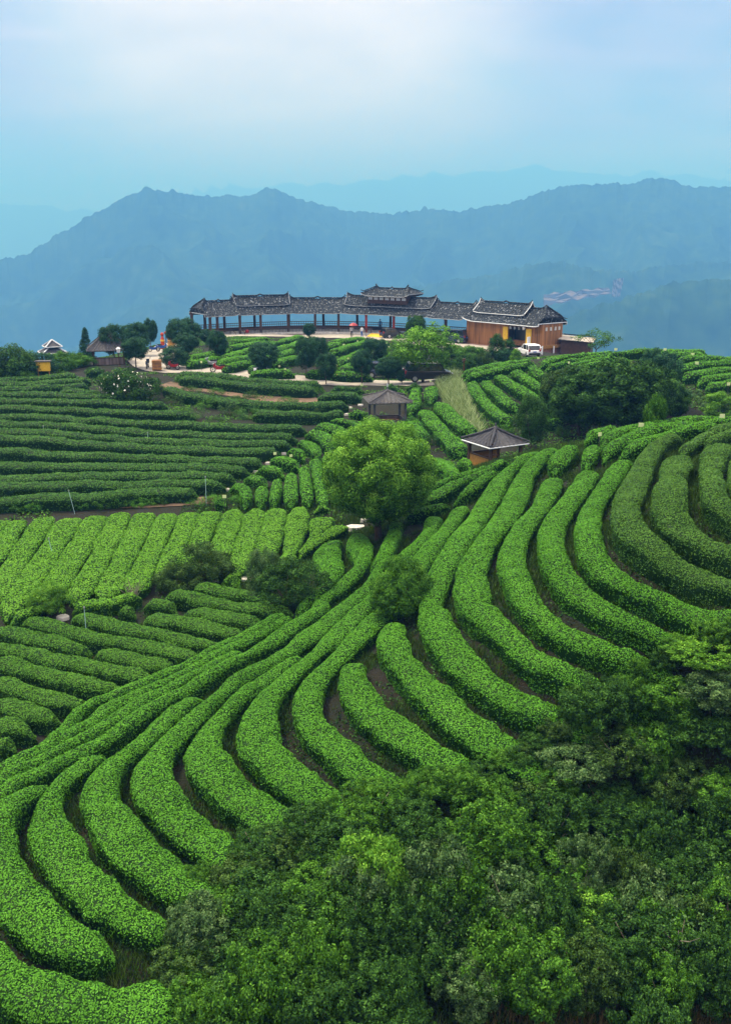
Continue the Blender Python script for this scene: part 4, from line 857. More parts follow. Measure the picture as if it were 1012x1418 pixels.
hiproof(cor, Vector((c0.x, c0.y, 0)), ax, ay, 3.9, 2.0, CAMZ - 6.75, CAMZ - 7.62, 2.55, 'tile', 'trim_grey')
# columns, rails, floor
def column(s, o, m, label=None):
    p = E(s, o, 0); b = MB(); b.box((p[0], p[1], (ZF + ZE + .3) / 2), (.34, .34, ZE + .3 - ZF)); c = wb(b, 'column', m, cor)
    q = E(s, o - .25, 0); b2 = MB(); b2.box((q[0], q[1], ZE - .16), (.20, .62, .22), 0); b2.tube([(p[0], p[1], ZE - .75), (q[0], q[1], ZE - .25)], .06, 5); b2.build('bracket', m, c)
    if label: c['label'] = label
for u in (294, 304, 335, 363, 400, 436, 467, 504, 541, 575, 612): column(s_of(u), .75, 'wood_r' if u in (504, 541) else 'wood_d', 'red front column' if u in (504, 541) else None)
for u in (276, 300, 326, 363, 404, 442, 480, 518, 554, 590, 626): column(s_of(u + 2) - (.8 if u < 280 else 0), 4.35, 'wood_d')
def along(o, z, w_, h_, sa, sb, n=120):
    b = MB(); G0 = [E(sa + (sb - sa) * i / n, o, z) for i in range(n + 1)]; G1 = [E(sa + (sb - sa) * i / n, o + w_, z) for i in range(n + 1)]
    return b.slab([[a, c] for a, c in zip(G1, G0)], h_)
fl = wb(along(.25, ZF, 4.5, .30, -.2, sC, 160), 'floor_slab', 'stone', cor)
wb(along(.30, ZF - .30, 4.4, .75, -.2, sC, 160), 'plinth', 'brick', cor)
wb(along(4.78, ZF + .50, .05, .55, -.2, sC, 160), 'back_panel', 'wood_d', cor)
rl = wb(along(4.25, ZF + .52, .42, .10, -.2, sC, 160), 'bench', 'wood_d', cor)
for zz, hh in ((ZF + 1.12, .09), (ZF + .80, .07)): wb(along(4.72, zz, .08, hh, -.2, sC, 160), 'back_rail', 'wood_d', cor)
b = MB()
for i in range(int((sC + .2) / .26)):
    p = E(-.2 + i * .26, 4.76, 0); b.box((p[0], p[1], ZF + .72), (.05, .05, .80))
wb(b, 'back_balusters', 'wood_d', cor)
gaps = [(s_of(320), s_of(333)), (s_of(513), s_of(533))]
segs = [(-.2, gaps[0][0]), (gaps[0][1], gaps[1][0]), (gaps[1][1], sC)]
for a_, c_ in segs:
    b = MB()
    for i in range(int((c_ - a_) / .2) + 1):
        p = E(a_ + i * .2, .42, 0); b.box((p[0], p[1], ZF + .30), (.06, .06, .60))
    wb(b, 'front_balusters', 'wood_g', cor)
for a_, c_ in segs: wb(along(.38, ZF + .66, .09, .08, a_, c_, 60), 'front_rail', 'wood_d', cor)
for a_, c_ in gaps:
    b = MB(); n = 8; z1 = ZF - .02
    G = [[E(a_ + (c_ - a_) * i / n, o, z1 - (.25 - o) / 1.5 * .34) for o in (.25, -.3, -.8, -1.25)] for i in range(n + 1)]; b.slab(G, .14); wb(b, 'ramp', 'yellow', cor)
    for s_ in (a_, c_):
        b = MB(); p0, p1 = E(s_, .2, ZF + .7), E(s_, -1.3, ZF + .35); b.tube([p0, p1], .035, 5); b.tube([(p0[0], p0[1], ZF - .1), p0], .035, 5); b.tube([(p1[0], p1[1], ZF - .5), p1], .035, 5); wb(b, 'hand_rail', 'wood_d', cor)
# timber hall
hall = thing('timber_hall', 'brown plank walled hall with stepped tiled roof at the right end of the corridor', 'hall', E(s_of(700), 2.5, ZF - .4))
roof(hall, sC - .02, SL + .9, 1.80, mitre1=2.0, tw=.06, trim='limewash'); roof(hall, s_of(646), s_of(716), 1.98, t0=.45, lift=.26, up=.42, th=.25, name='upper_roof', tw=.055, trim='limewash')
def wall(s0, s1, o, z0, z1, m, name='wall', th=.14, n=10, parent=None):
    b = MB(); A_ = [E(s0 + (s1 - s0) * i / n, o, z1) for i in range(n + 1)]; B_ = [E(s0 + (s1 - s0) * i / n, o + th, z1) for i in range(n + 1)]
    b.slab([[q, p] for p, q in zip(A_, B_)], z1 - z0); return wb(b, name, m, parent or hall)
zb_, zt_ = ZF - .55, ZE + .12
d0, d1 = s_of(698), s_of(724)
wall(sC + .1, d0, .75, zb_, zt_, 'plank'); wall(d1, SL - .15, .75, zb_, zt_, 'plank'); wall(d0, d1, .75, ZE - .45, zt_, 'wood_d', 'lintel'); wall(sC + .1, SL - .15, 4.4, zb_, zt_, 'plank')
for s_ in (sC + .1, SL - .15):
    p, q = Vector(E(s_, .8, 0)), Vector(E(s_, 4.45, 0)); c = (p + q) / 2; a_ = math.atan2((q - p).y, (q - p).x)
    b = MB(); b.box((c.x, c.y, (zb_ + zt_ + .2) / 2), ((q - p).length, .14, zt_ + .2 - zb_), a_); sw = wb(b, 'wall', 'plank', hall)
    if s_ > sC + 1:
        b = MB(); nrm = (Vector((math.sin(a_), -math.cos(a_), 0)))
        for k in (-1.1, -.3, .5, 1.2):
            p2 = c + (q - p).normalized() * k + nrm * .09; b.box((p2.x, p2.y, ZE - .42), (.34, .05, .42), a_)
        b.build('shutter', 'stone', sw)
        b = MB()
        for k in range(9):
            p2 = c + (q - p).normalized() * (-1.5 + k * .38) + nrm * .2; b.tube([(p2.x, p2.y, ZF - .10), tuple(p2 + Vector((0, 0, ZF + .28)))], [.16, .15], 6)
        b.build('log_ends', 'ochre', sw)
wall(s_of(692), d0 + .05, .60, zb_ + .3, ZE - .45, 'yellow', 'door_leaf', .08, 3); wall(d1 - .05, s_of(731), .60, zb_ + .3, ZE - .45, 'yellow', 'door_leaf', .08, 3)
wall(d0, d1, 1.9, zb_, ZE - .4, 'black', 'doorway_shade', .1, 4); wall(d0 + .2, d1 - .2, 1.5, ZF - .1, ZF + .55, 'wood', 'counter', .3, 4)  # black sheet painted for the shade inside the open doorway
b = MB()
for k in range(4):
    p = E(d0 + (d1 - d0) * (k + .6) / 4.4, .70, ZE - .52); b.box((p[0], p[1], p[2]), (.28, .06, .34), .6)
wb(b, 'hanging_signs', 'limewash', hall)
p = E(d1 - .1, .25, ZE - .35); b = MB(); b.lathe([(.02, -.2), (.15, -.14), (.2, 0), (.15, .14), (.02, .2)], 10, p); wb(b, 'lantern', 'white', hall, True)
wall(s_of(674), s_of(682), .66, ZF - .35, ZF + .55, 'wood_g', 'hatch_frame', .08, 3); wall(s_of(675.2), s_of(680.8), .62, ZF - .22, ZF + .45, 'black', 'hatch', .05, 3)
b = along(.2, ZF - .35, 4.5, .6, sC, SL, 30); wb(b, 'foundation', 'brick', hall)
p = E(s_of(735), -.3, 0); b = MB(); zz = float(zt(p[0], p[1])); b.box((p[0], p[1], zz + .8), (.5, .12, 1.6), .7)
t = thing('notice_panel', 'narrow white standing panel beside the right yellow door leaf', 'sign', (p[0], p[1], zz)); wb(b, 'panel', 'white', t); b = MB(); b.box((p[0], p[1], zz + .04), (.6, .4, .08), .7); wb(b, 'foot', 'chrome', t)
# ------------------------------------------------------------------ gazebos
def pyramid(b, half, z0, z1, pitch=.27, amp=.055, curve=1.1, rot=0, top=0.0):
    T = [0, .2, .4, .6, .8, 1.0]
    for k in range(4):
        a = k * math.pi / 2 + rot; ca, sa = math.cos(a), math.sin(a); G = []; n = max(12, int(2 * half / pitch * 8))
        for i in range(n + 1):
            x0 = -1 + 2 * i / n; row = []
            for t in T:
                r = half * (1 - t) + top * t; x = x0 * r; y = -r; z = z0 + (z1 - z0) * t ** curve + amp * math.cos(2 * math.pi * x / pitch)
                row.append((x * ca - y * sa, x * sa + y * ca, z))
            G.append(row)
        b.slab(G[::-1], .06)
    return b
def gazebo(name, label, base, rz, half, z0, z1, hs, tiles, trim, post, rails, panel, ztop=None):
    t = thing(name, label, 'gazebo', base, rz)
    o = pyramid(MB(), half, z0, z1).build('roof', tiles, t)
    r = MB()
    for sx in (-1, 1):
        for sy in (-1, 1): r.tube([(sx * half * 1.03, sy * half * 1.03, z0 + .10), (sx * half * .5, sy * half * .5, z0 + (z1 - z0) * .47 + .06), (0, 0, z1 + .05)], [.05, .06, .07], 5)
    r.lathe([(.16, 0), (.12, .08), (.05, .14), (.06, .22), (.01, .32)], 8, (0, 0, z1)); r.build('ridge_cap', tiles, o)
    e = MB(); c = [(-half, -half), (half, -half), (half, half), (-half, half), (-half, -half)]
    for i in range(4): e.tube([(c[i][0] * 1.01, c[i][1] * 1.01, z0 - .03), (c[i + 1][0] * 1.01, c[i + 1][1] * 1.01, z0 - .03)], .035, 5)
    e.build('eave_trim', trim, o)
    for sx in (-1, 1):
        for sy in (-1, 1):
            b = MB(); b.box((sx * hs, sy * hs, (z0 + .15) / 2 - .3), (.15, .15, z0 + .75)); b.build('post', post, t)
    b = MB()
    for i in range(4):
        x0, y0 = c[i][0] / half * hs, c[i][1] / half * hs; x1, y1 = c[i + 1][0] / half * hs, c[i + 1][1] / half * hs
        b.tube([(x0, y0, z0 - .08), (x1, y1, z0 - .08)], .07, 5)
    b.build('beam', post, t)
    for i in rails:
        x0, y0 = c[i][0] / half * hs, c[i][1] / half * hs; x1, y1 = c[i + 1][0] / half * hs, c[i + 1][1] / half * hs
        a = math.atan2(y1 - y0, x1 - x0); L_ = math.hypot(x1 - x0, y1 - y0) - .18; b = MB()
        b.box(((x0 + x1) / 2, (y0 + y1) / 2, .33), (L_, .06, .62), a); pn = b.build('side_panel', panel, t)
        b = MB(); b.box(((x0 + x1) / 2, (y0 + y1) / 2, .68), (L_, .10, .07), a); b.build('rail', post, pn)
        b = MB(); k_ = .78; b.box(((x0 + x1) / 2 * k_, (y0 + y1) / 2 * k_, .42), (L_ * .8, .36, .06), a); b.build('bench', 'wood', t)
    b = MB(); b.box((0, 0, -.06), (hs * 2.25, hs * 2.25, .14)); b.build('floor', 'wood_g', t)
    return t
bs = hit(655, 654); bs = np.array([bs[0], bs[1], bs[2]])
dG = 50.0; v_ = ray(684, 640); k = dG / v_[1]; gx1, gy1 = v_[0] * k, dG
zc = CAMZ + ray(684, 611)[2] / ray(684, 611)[1] * dG; za = CAMZ + ray(683, 596)[2] / ray(683, 596)[1] * dG
zg = float(zt(gx1, gy1)); zg = max(zg, zc - 2.15)
gazebo('tiled_gazebo', 'small open gazebo with pyramid of dark tiles behind the near hill crest', (gx1, gy1, zg), R_(29), 1.28, zc - zg, za - zg + .12, .98, 'tile_brown', 'limewash', 'wood_d', (0, 3, 2), 'ochre')
bs = hit(536, 592); dG = bs[1]; r1 = ray(536, 557); zc = CAMZ + r1[2] / r1[1] * (dG - 1.2); r1 = ray(536, 541); za = CAMZ + r1[2] / r1[1] * dG
za_w = za - bs[2]
wg = gazebo('wooden_gazebo', 'grey weathered wooden gazebo with shingled pyramid roof above the big round tree', bs, R_(9), 1.52, zc - bs[2], za - bs[2], 1.12, 'wood_g', 'wood_g', 'wood_g', (0, 1, 2), 'plank_g')
dG = 93.0; r1 = ray(152, 484); zc = CAMZ + r1[2] / r1[1] * (dG - 1); r1 = ray(152, 456); za = CAMZ + r1[2] / r1[1] * dG; r1 = ray(152, 507); xg = r1[0] / r1[1] * dG; zg = float(zt(xg, dG))
gazebo('wooden_pavilion', 'wooden pavilion with steep grey roof half hidden by dark trees at left', (xg, dG, zg), R_(14), 1.95, zc - zg, za - zg, 1.45, 'wood_g', 'wood_g', 'wood_d', (0, 1, 3), 'plank_g')
# far white edged pavilion
dG = 128.0; r1 = ray(74, 492); xg = r1[0] / r1[1] * dG; zg = float(zt(xg, dG)); zl = CAMZ + ray(74, 488)[2] / ray(74, 488)[1] * dG
t = thing('far_pavilion', 'distant two tiered pavilion with white edged grey roofs at far left', 'pavilion', (xg, dG, zl), .5)
for z0, z1, hf, nm in ((0, .75, 1.65, 'lower_roof'), (.8, 1.65, 1.1, 'upper_roof')):
    o = pyramid(MB(), hf, z0, z1, .3, .02, 1.2, 0, .45 if z0 == 0 else 0).build(nm, 'tile_brown', t); e = MB()
    for sx in (-1, 1):
        for sy in (-1, 1): e.tube([(sx * hf, sy * hf, z0 + .06), (sx * (.45 if z0 == 0 else .02), sy * (.45 if z0 == 0 else .02), z1 + .05)], .09, 5)
    c = [(-hf, -hf), (hf, -hf), (hf, hf), (-hf, hf), (-hf, -hf)]
    for i in range(4): e.tube([(*c[i], z0 + .02), (*c[i + 1], z0 + .02)], .06, 5)
    e.build('white_trim', 'limewash', o)
for sx in (-1, 1):
    for sy in (-1, 1): b = MB(); b.box((sx * 1.2, sy * 1.2, (zg - zl) / 2 - .1), (.2, .2, abs(zl - zg) + .4)); b.build('post', 'wood_d', t)
b = MB(); b.box((0, 0, .75), (.85, .85, .3)); b.build('drum', 'limewash', t)
# yellow board, shed, fences
b_ = hit(62, 523); t = thing('yellow_board', 'yellow board under a small roof on wooden legs above the left terraces', 'sign', b_, .12)
b = MB(); b.box((0, 0, 1.0), (1.15, .5, .82)); b.build('board', 'yellow', t, bevel=.02)
b = MB(); b.box((0, 0, 1.46), (1.4, .75, .08)); b.build('roof', 'wood_g', t)
for sx in (-1, 1): b = MB(); b.box((sx * .48, 0, .25), (.09, .09, .75)); b.build('leg', 'ochre', t)
dG = 116; r1 = ray(788, 478); xg = r1[0] / r1[1] * dG; zg = float(zt(xg, dG)); zr_ = CAMZ + ray(788, 467)[2] / ray(788, 467)[1] * dG
t = thing('shed', 'low shed with pale sheet roof right of the timber hall', 'shed', (xg + .8, dG, zg), -.35)
hr = zr_ - zg; b = MB(); G = [[(-2.0 + 4.2 * i / 16, -1.5 + 3 * j, hr - .15 + .25 * j - .25 * i / 16 + .03 * (i % 2)) for j in (0, .5, 1)] for i in range(17)]; b.slab(G[::-1], .06); b.build('roof', 'concrete', t)
b = MB(); b.box((.1, 0, (hr - .4) / 2), (3.6, 2.4, max(.4, hr - .3))); b.build('wall', 'wood_d', t)
b = MB(); b.tube([(-2.0, 1.5, hr + .22), (2.2, 1.5, hr + .0)], .07, 5); b.build('ridge_cap', 'tile', t)
def fence(name, label, u0, v0, u1, v1, h_, n, m):
    a, c = hit(u0, v0), hit(u1, v1); t = thing(name, label, 'fence', a)
    for i in range(n + 1):
        p = a + (c - a) * i / n - a; z = float(zt(p[0] + a[0], p[1] + a[1])) - a[2]; b = MB(); b.box((p[0], p[1], z + h_ / 2 - .1), (.13, .13, h_ + .2)); b.build('post', m, t)
    for k in (.35, .8):
        b = MB(); q = c - a; b.tube([(0, 0, h_ * k), (q[0], q[1], q[2] + h_ * k)], .05, 5); b.build('rail', m, t)
fence('white_fence', 'white rail fence between the white car and the timber hall corner', 740, 488, 750, 491, .95, 3, 'white')
fence('white_fence', 'white rail fence beside the shed right of the timber hall', 766, 489, 800, 487, .85, 7, 'white')
b_ = hit(780, 490); t = thing('green_bin', 'green box standing by the white fence near the shed', 'bin', b_, .3); b = MB(); b.box((0, 0, .55), (.62, .55, 1.0), 0, 1.08); b.build('body', 'green_p', t, bevel=.03); b = MB(); b.box((0, 0, 1.1), (.72, .64, .1)); b.build('lid', 'green_p', t, bevel=.02)
b_ = hit(787, 489); t = thing('red_bundle', 'red covered bundle beside the green box', 'bundle', b_, .3); b = MB(); b.lathe([(.3, 0), (.36, .2), (.3, .5), (.12, .7), (.02, .74)], 9); b.build('cover', 'red', t, True); b = MB(); b.tube([(0, 0, .5), (.02, 0, .8)], .08, 6); b.build('knot', 'white', t)
# small stone slabs at the row ends
for u, v, sx, lab in [(23,866,.7,'pale stone slab at the left tip of the dark field'), (88,857,1.0,'pale stone slab under the yellowish shrub'), (154,846,.5,'small pale stone by the round dark hedge mound, left'), (191,840,.5,'white stone right of the round dark hedge mound'), (340,804,1.3,'large pale slab under the many stemmed tree'), (298,807,.8,'pale slab left of the small hedge mound'), (260,816,.6,'small pale slab at the tip of the second dark hedge'), (492,732,1.6,'bright paved slab below the big round tree'), (505,722,.9,'paved slab in the shade of the big round tree'),
   (393,629,.6,'pale stone at the end of the fifth bent hedge'), (485,566,.7,'white stone near the wooden gazebo'), (480,575,.7,'flat stone below the white stone near the wooden gazebo'), (456,585,.6,'flat stone at the end of a bent hedge, upper'), (371,643,.6,'flat stone between the bent hedges'), (354,654,.6,'flat stone between the lower bent hedges'), (314,680,.9,'brown slab near the lowest bent hedge'), (499,562,.8,'pale step stone left of the wooden gazebo')]:
    sx *= .62; b_ = hit(u, v); bm_ = MB(); n = 9; loop = [(sx * .5 * math.cos(6.283 * k / n) * random.uniform(.8, 1.15), sx * .36 * math.sin(6.283 * k / n) * random.uniform(.8, 1.15)) for k in range(n)]
    V = [(x, y, -.15) for x, y in loop] + [(x * .94, y * .94, .05 + .03 * random.random()) for x, y in loop]; bm_.add(V, [tuple(range(n))[::-1], tuple(range(n, 2 * n))] + [(k, (k + 1) % n, n + (k + 1) % n, n + k) for k in range(n)])
    o = bm_.build('stone_slab', 'stone'); o.location = (b_[0], b_[1], b_[2] + .05); tag(o, lab, 'stone', 'stones at the row ends')
# ------------------------------------------------------------------ vehicles
def wheel(parent, x, y, r, w_):
    b = MB(); b.tube([(x, y - w_ / 2, r), (x, y - w_ * .36, r), (x, y + w_ * .36, r), (x, y + w_ / 2, r)], [r * .9, r, r, r * .9], 16); o = b.build('wheel', 'rubber', parent, False)
    b = MB(); b.tube([(x, y - w_ / 2 - .01, r), (x, y + w_ / 2 + .01, r)], r * .58, 12); b.build('rim', 'chrome', o)
def car(label, cat, base, rz, m, L_=4.5, H_=1.68, name='parked_car', van=False, roofm=None):
    t = thing(name, label, cat, base, rz); h = L_ / 2; zb = .95 * H_ / 1.65; W_ = .9
    b = MB(); b.prism([(-h + .05, .38), (-h + .2, .28), (h - .2, .28), (h, .42), (h, .66), (h - .12, .82), (h - (.6 if van else 1.05), zb), (-h + .1, zb + .02), (-h, .7)], -W_, W_); b.build('body', m, t, bevel=.07)
    x1 = h - (.65 if van else 1.1); xr = x1 - (.45 if van else .8)
    b = MB(); b.prism([(-h + .12, zb), (x1, zb - .02), (xr, H_ - .06), (-h + .38, H_ - .04)], -W_ + .10, W_ - .10); g = b.build('windows', 'glass', t, bevel=.03)
    b = MB(); b.prism([(-h + .30, H_ - .09), (xr + .06, H_ - .10), (xr - .1, H_), (-h + .45, H_ + .02)], -W_ + .12, W_ - .12); b.build('roof', roofm or m, t, bevel=.03)
    b = MB()
    for sy in (-1, 1):
        for xa, xb in ((x1, xr), (.15, .12), (-h + 1.0, -h + 1.05), (-h + .14, -h + .40)): b.tube([(xa, sy * (W_ - .095), zb), (xb, sy * (W_ - .11), H_ - .06)], .045, 4)
    b.build('pillars', m, g)
    for sx in (-1, 1):
        for sy in (-1, 1): wheel(t, sx * (h - .82), sy * (W_ - .10), .33, .22)
    for sy in (-1, 1):
        b = MB(); b.box((h - .06, sy * (W_ - .25), .68), (.16, .34, .16)); b.build('headlight', 'white', t)
        b = MB(); b.box((-h + .04, sy * (W_ - .17), .86), (.12, .22, .26)); b.build('taillight', 'red', t)
        b = MB(); b.box((x1 - .15, sy * (W_ + .07), zb + .08), (.12, .18, .12)); b.build('mirror', m, t)
    b = MB(); b.box((-h + .02, 0, .45), (.12, W_ * 1.7, .2)); b.build('bumper', 'black', t)
    b = MB(); b.box((-h - .02, 0, .70), (.03, .46, .13)); b.build('number_plate', 'blue', t)
    return t
def gz(u, v): return hit(u, v) + np.array([0, 0, .09])
wc = car('white estate car parked by the timber hall seen from its rear', 'car', gz(732, 494), R_(101), 'white', 4.1, 1.5); wc.scale = (.8, .8, .86)
car('dark navy off road car parked at the left end of the timber hall', 'car', gz(625, 475), R_(152), 'navy', 4.3, 1.7)
car('dark low car parked before the right red column', 'car', gz(545, 469), R_(20), 'black', 3.6, 1.35)
car('black van, roof painted white as a reflection, on the road behind the airy pale tree', 'van', gz(592, 529), R_(4), 'black', 4.1, 1.65, 'parked_van', True, 'white')  # white roof stands in for the bright reflection on dark paint
car('dark car half hidden by trees on the road left of the black van', 'car', gz(530, 524), R_(4), 'navy', 3.9, 1.45)
def moto(label, base, rz, m, sc=1.0, box=None, top=False):
    t = thing('motorbike', label, 'motorbike', base, rz, 'motorbikes and scooters parked on the road'); t.scale = (sc * .78,) * 3
    for x in (-.62, .62):
        b = MB(); P_ = [(x + .27 * math.cos(a), 0, .29 + .27 * math.sin(a)) for a in np.linspace(0, 6.2832, 17)]; b.tube(P_, .055, 6, False); o = b.build('wheel', 'rubber', t, True)
        b = MB(); b.tube([(x, -.06, .29), (x, .06, .29)], .12, 8); b.build('hub', 'chrome', o)
    b = MB(); b.prism([(-.75, .52), (-.3, .30), (.25, .30), (.36, .62), (.28, .72), (-.05, .62), (-.70, .72)], -.13, .13); b.build('body', m, t, bevel=.04)
    b = MB(); b.prism([(-.72, .72), (-.02, .66), (0, .76), (-.3, .82), (-.74, .84)], -.14, .14); b.build('seat', 'rubber', t, bevel=.03)
    b = MB(); b.prism([(.34, .55), (.48, .50), (.56, .78), (.42, 1.02), (.32, .98)], -.17, .17); b.build('front_shield', m, t, bevel=.03)
    b = MB(); b.tube([(.60, 0, .30), (.42, 0, .98)], .04, 6); b.tube([(.30, -.34, 1.04), (.42, -.1, 1.0), (.42, .1, 1.0), (.30, .34, 1.04)], .022, 5); b.build('handlebar', 'chrome', t)
    b = MB(); b.lathe([(.01, -.03), (.08, 0), (.06, .05), (.01, .06)], 8, (.52, 0, .9)); b.build('headlight', 'white', t)
    for s_ in (-1, 1): b = MB(); b.tube([(.36, s_ * .26, 1.03), (.34, s_ * .30, 1.18)], .012, 4); b.box((.33, s_ * .31, 1.2), (.03, .11, .07)); b.build('mirror', 'black', t)
    if box: b = MB(); b.box((-.72, 0, 1.0), (.42, .42, .36)); b.build('luggage_box', box, t, bevel=.03)
    if top: b = MB(); b.box((-.95, 0, .55), (.95, .8, .38)); b.build('cargo_tray', top, t, bevel=.02); b = MB(); b.tube([(-.9, -.45, .28), (-.9, -.36, .28)], .26, 10); b.tube([(-.9, .36, .28), (-.9, .45, .28)], .26, 10); b.build('rear_wheels', 'rubber', t)
    return t
for u, v, a, m, sc, bx, tp, lab in [(292,510,165,'chrome',1.15,None,False,'grey motorbike leaning by the egg shaped tree'), (303,517,175,'red',1.1,None,False,'red motorbike lying low beside the grey motorbike'), (354,523,100,'white',.95,None,False,'white fronted scooter on the road, left of a pair'), (366,524,10,'black',1.0,None,False,'black scooter on the road, right of a pair'),
 (461,528,175,'yellow',1.0,None,'yellow','yellow cargo tricycle on the road below the tall dark trees'), (226,486,20,'blue',1.05,None,False,'blue scooter in front of the red ornament'), (214,488,30,'blue',.95,None,False,'blue grey scooter left of the blue scooter at the road end'), (205,511,95,'navy',1.05,None,False,'dark scooter beside the brown box at the road bend'), (240,513,160,'red',1.0,None,False,'dark red motorbike under the low round tree at the road bend'),
 (664,475,15,'black',1.1,None,False,'black scooter parked against the timber hall wall'), (652,473,110,'red',.9,None,False,'red scooter between the navy car and timber hall'), (557,469,25,'navy',.95,None,False,'dark scooter behind the low dark car')]:
    moto(lab, gz(u, v), R_(a), m, sc, bx, tp)
b_ = gz(218, 514); t = thing('crate', 'brown wooden box on the road beside a dark scooter', 'crate', b_, .2); b = MB(); b.box((0, 0, .48), (.85, .8, .92)); o = b.build('body', 'wood', t, bevel=.03)
b = MB()
for z in (.2, .5, .8): b.box((0, 0, z), (.90, .85, .07))
b.build('slats', 'ochre', o)
b_ = gz(238, 483); t = thing('barrel', 'rusty red drum at the road end right of the red ornament', 'barrel', b_); b = MB(); b.lathe([(.42, 0), (.44, .3), (.47, .33), (.44, .36), (.44, .8), (.47, .83), (.44, .86), (.42, 1.25)], 14); b.build('body', 'ochre', t, True); b = MB(); b.lathe([(.43, 1.25), (.43, 1.3), (.1, 1.31)], 14); b.build('lid', 'wood_r', t)
b_ = gz(226, 484); t = thing('ornament', 'tall red figure shaped ornament with yellow band behind the blue scooters', 'ornament', b_); t.scale = (.8, .8, .85); b = MB(); b.lathe([(.34, 0), (.36, .25), (.27, .7), (.30, 1.1), (.24, 1.45), (.13, 1.65), (.12, 1.75)], 12); o = b.build('body', 'orange', t, True)
b = MB(); b.lathe([(.305, 1.0), (.33, 1.1), (.30, 1.25)], 12); b.build('band', 'yellow', o); b = MB(); b.lathe([(.1, 1.72), (.22, 1.82), (.25, 1.98), (.18, 2.14), (.03, 2.22)], 12); b.build('head', 'orange', t, True)
b_ = gz(231, 484); t = thing('lamp_post', 'dark short post with round top beside the red ornament', 'lamp post', b_); b = MB(); b.lathe([(.12, 0), (.06, .1), (.05, 1.6), (.08, 1.65)], 8); b.build('post', 'wood_d', t); b = MB(); b.lathe([(.02, 1.62), (.17, 1.7), (.2, 1.82), (.14, 1.96), (.02, 2.0)], 10); b.build('globe', 'wood_r', t, True)
b_ = hit(166, 507); t = thing('lamp_post', 'post with white lantern in front of the left wooden pavilion', 'lamp post', b_); b = MB(); b.lathe([(.1, 0), (.05, .1), (.045, 1.3)], 8); b.build('post', 'wood_d', t); b = MB(); b.lathe([(.05, 1.25), (.16, 1.3), (.18, 1.6), (.26, 1.64), (.05, 1.8)], 8); b.build('lantern', 'white', t)
b_ = hit(642, 514); t = thing('lamp_post', 'short reddish post with square cap between the bushes below the navy car', 'lamp post', b_); b = MB(); b.box((0, 0, .45), (.1, .1, 1.0)); b.build('post', 'wood_r', t); b = MB(); b.box((0, 0, 1.05), (.34, .34, .26), 0, .7); b.build('cap', 'wood_d', t)
# ------------------------------------------------------------------ people: one skinned body each, clothes follow it
def person(label, base, rz, shirt, legs, h=1.66, arm='down', sit=False):
    t = thing('person', label, 'person', base, rz); k = h / 1.7
    me = bpy.data.meshes.new('body'); bm = bmesh.new(); L = bm.verts.layers.skin.verify()
    J = {}
    def v(n, p, r, par=None):
        q = bm.verts.new(Vector(p) * k); q[L].radius = (r * k, r * k); J[n] = q
        if par: bm.edges.new((J[par], q))
    v('pel', (0, 0, .93), .135); J['pel'][L].use_root = True
    v('waist', (0, .01, 1.08), .12, 'pel'); v('chest', (0, .02, 1.28), .145, 'waist'); v('neck', (0, .01, 1.45), .055, 'chest'); v('chin', (0, -.01, 1.52), .07, 'neck'); v('skull', (0, 0, 1.62), .09, 'chin')
    for s_, n in ((-1, 'l'), (1, 'r')):
        st = .10 * s_
        v('hip' + n, (s_ * .09, 0, .86), .10, 'pel'); v('knee' + n, (s_ * .10, -.03 * s_, .48), .065, 'hip' + n); v('ank' + n, (s_ * .10, .03 + .08 * s_, .09), .042, 'knee' + n); v('toe' + n, (s_ * .11, -.12 + .08 * s_, .04), .035, 'ank' + n)
        v('sho' + n, (s_ * .19, .02, 1.38), .065, 'chest')
        if arm == 'up' and s_ == 1: v('elb' + n, (s_ * .24, -.16, 1.22), .045, 'sho' + n); v('wri' + n, (s_ * .17, -.28, 1.42), .032, 'elb' + n); v('han' + n, (s_ * .15, -.29, 1.50), .036, 'wri' + n)
        else: v('elb' + n, (s_ * .26, .05, 1.12), .045, 'sho' + n); v('wri' + n, (s_ * .25, -.06, .90), .032, 'elb' + n); v('han' + n, (s_ * .24, -.09, .80), .036, 'wri' + n)
    bm.to_mesh(me); bm.free(); o = link('body', me, t); o.modifiers.new('skin', 'SKIN'); ss = o.modifiers.new('sub', 'SUBSURF'); ss.levels = ss.render_levels = 1
    dg = bpy.context.evaluated_depsgraph_get(); m2 = bpy.data.meshes.new_from_object(o.evaluated_get(dg)); o.modifiers.clear(); o.data = m2
    m2.materials.clear()
    for x in ('skin', shirt, legs, 'black'): m2.materials.append(M[x])
    for p in m2.polygons:
        c = p.center / k; p.use_smooth = True
        p.material_index = 3 if c.z < .09 else 2 if c.z < .95 and abs(c.x) < .2 else 1 if (.95 <= c.z < 1.46 and abs(c.x) < .27 and not (arm == 'up' and c.y < -.2)) else 0
    b = MB(); b.lathe([(.085, -.02), (.108, .03), (.105, .09), (.07, .14), (.01, .155)], 10, (0, .02 * k, 1.60 * k)); b.build('hair', 'hair', t, True)
    return t
b_ = gz(487, 469); person('person in dark trousers and pale top holding a red umbrella before the corridor', b_, .3, 'cloth_white', 'cloth_dark', 1.66, 'up')
ca, sa = math.cos(.3), math.sin(.3); hx, hy = .15 * ca + .29 * sa, .15 * sa - .29 * ca
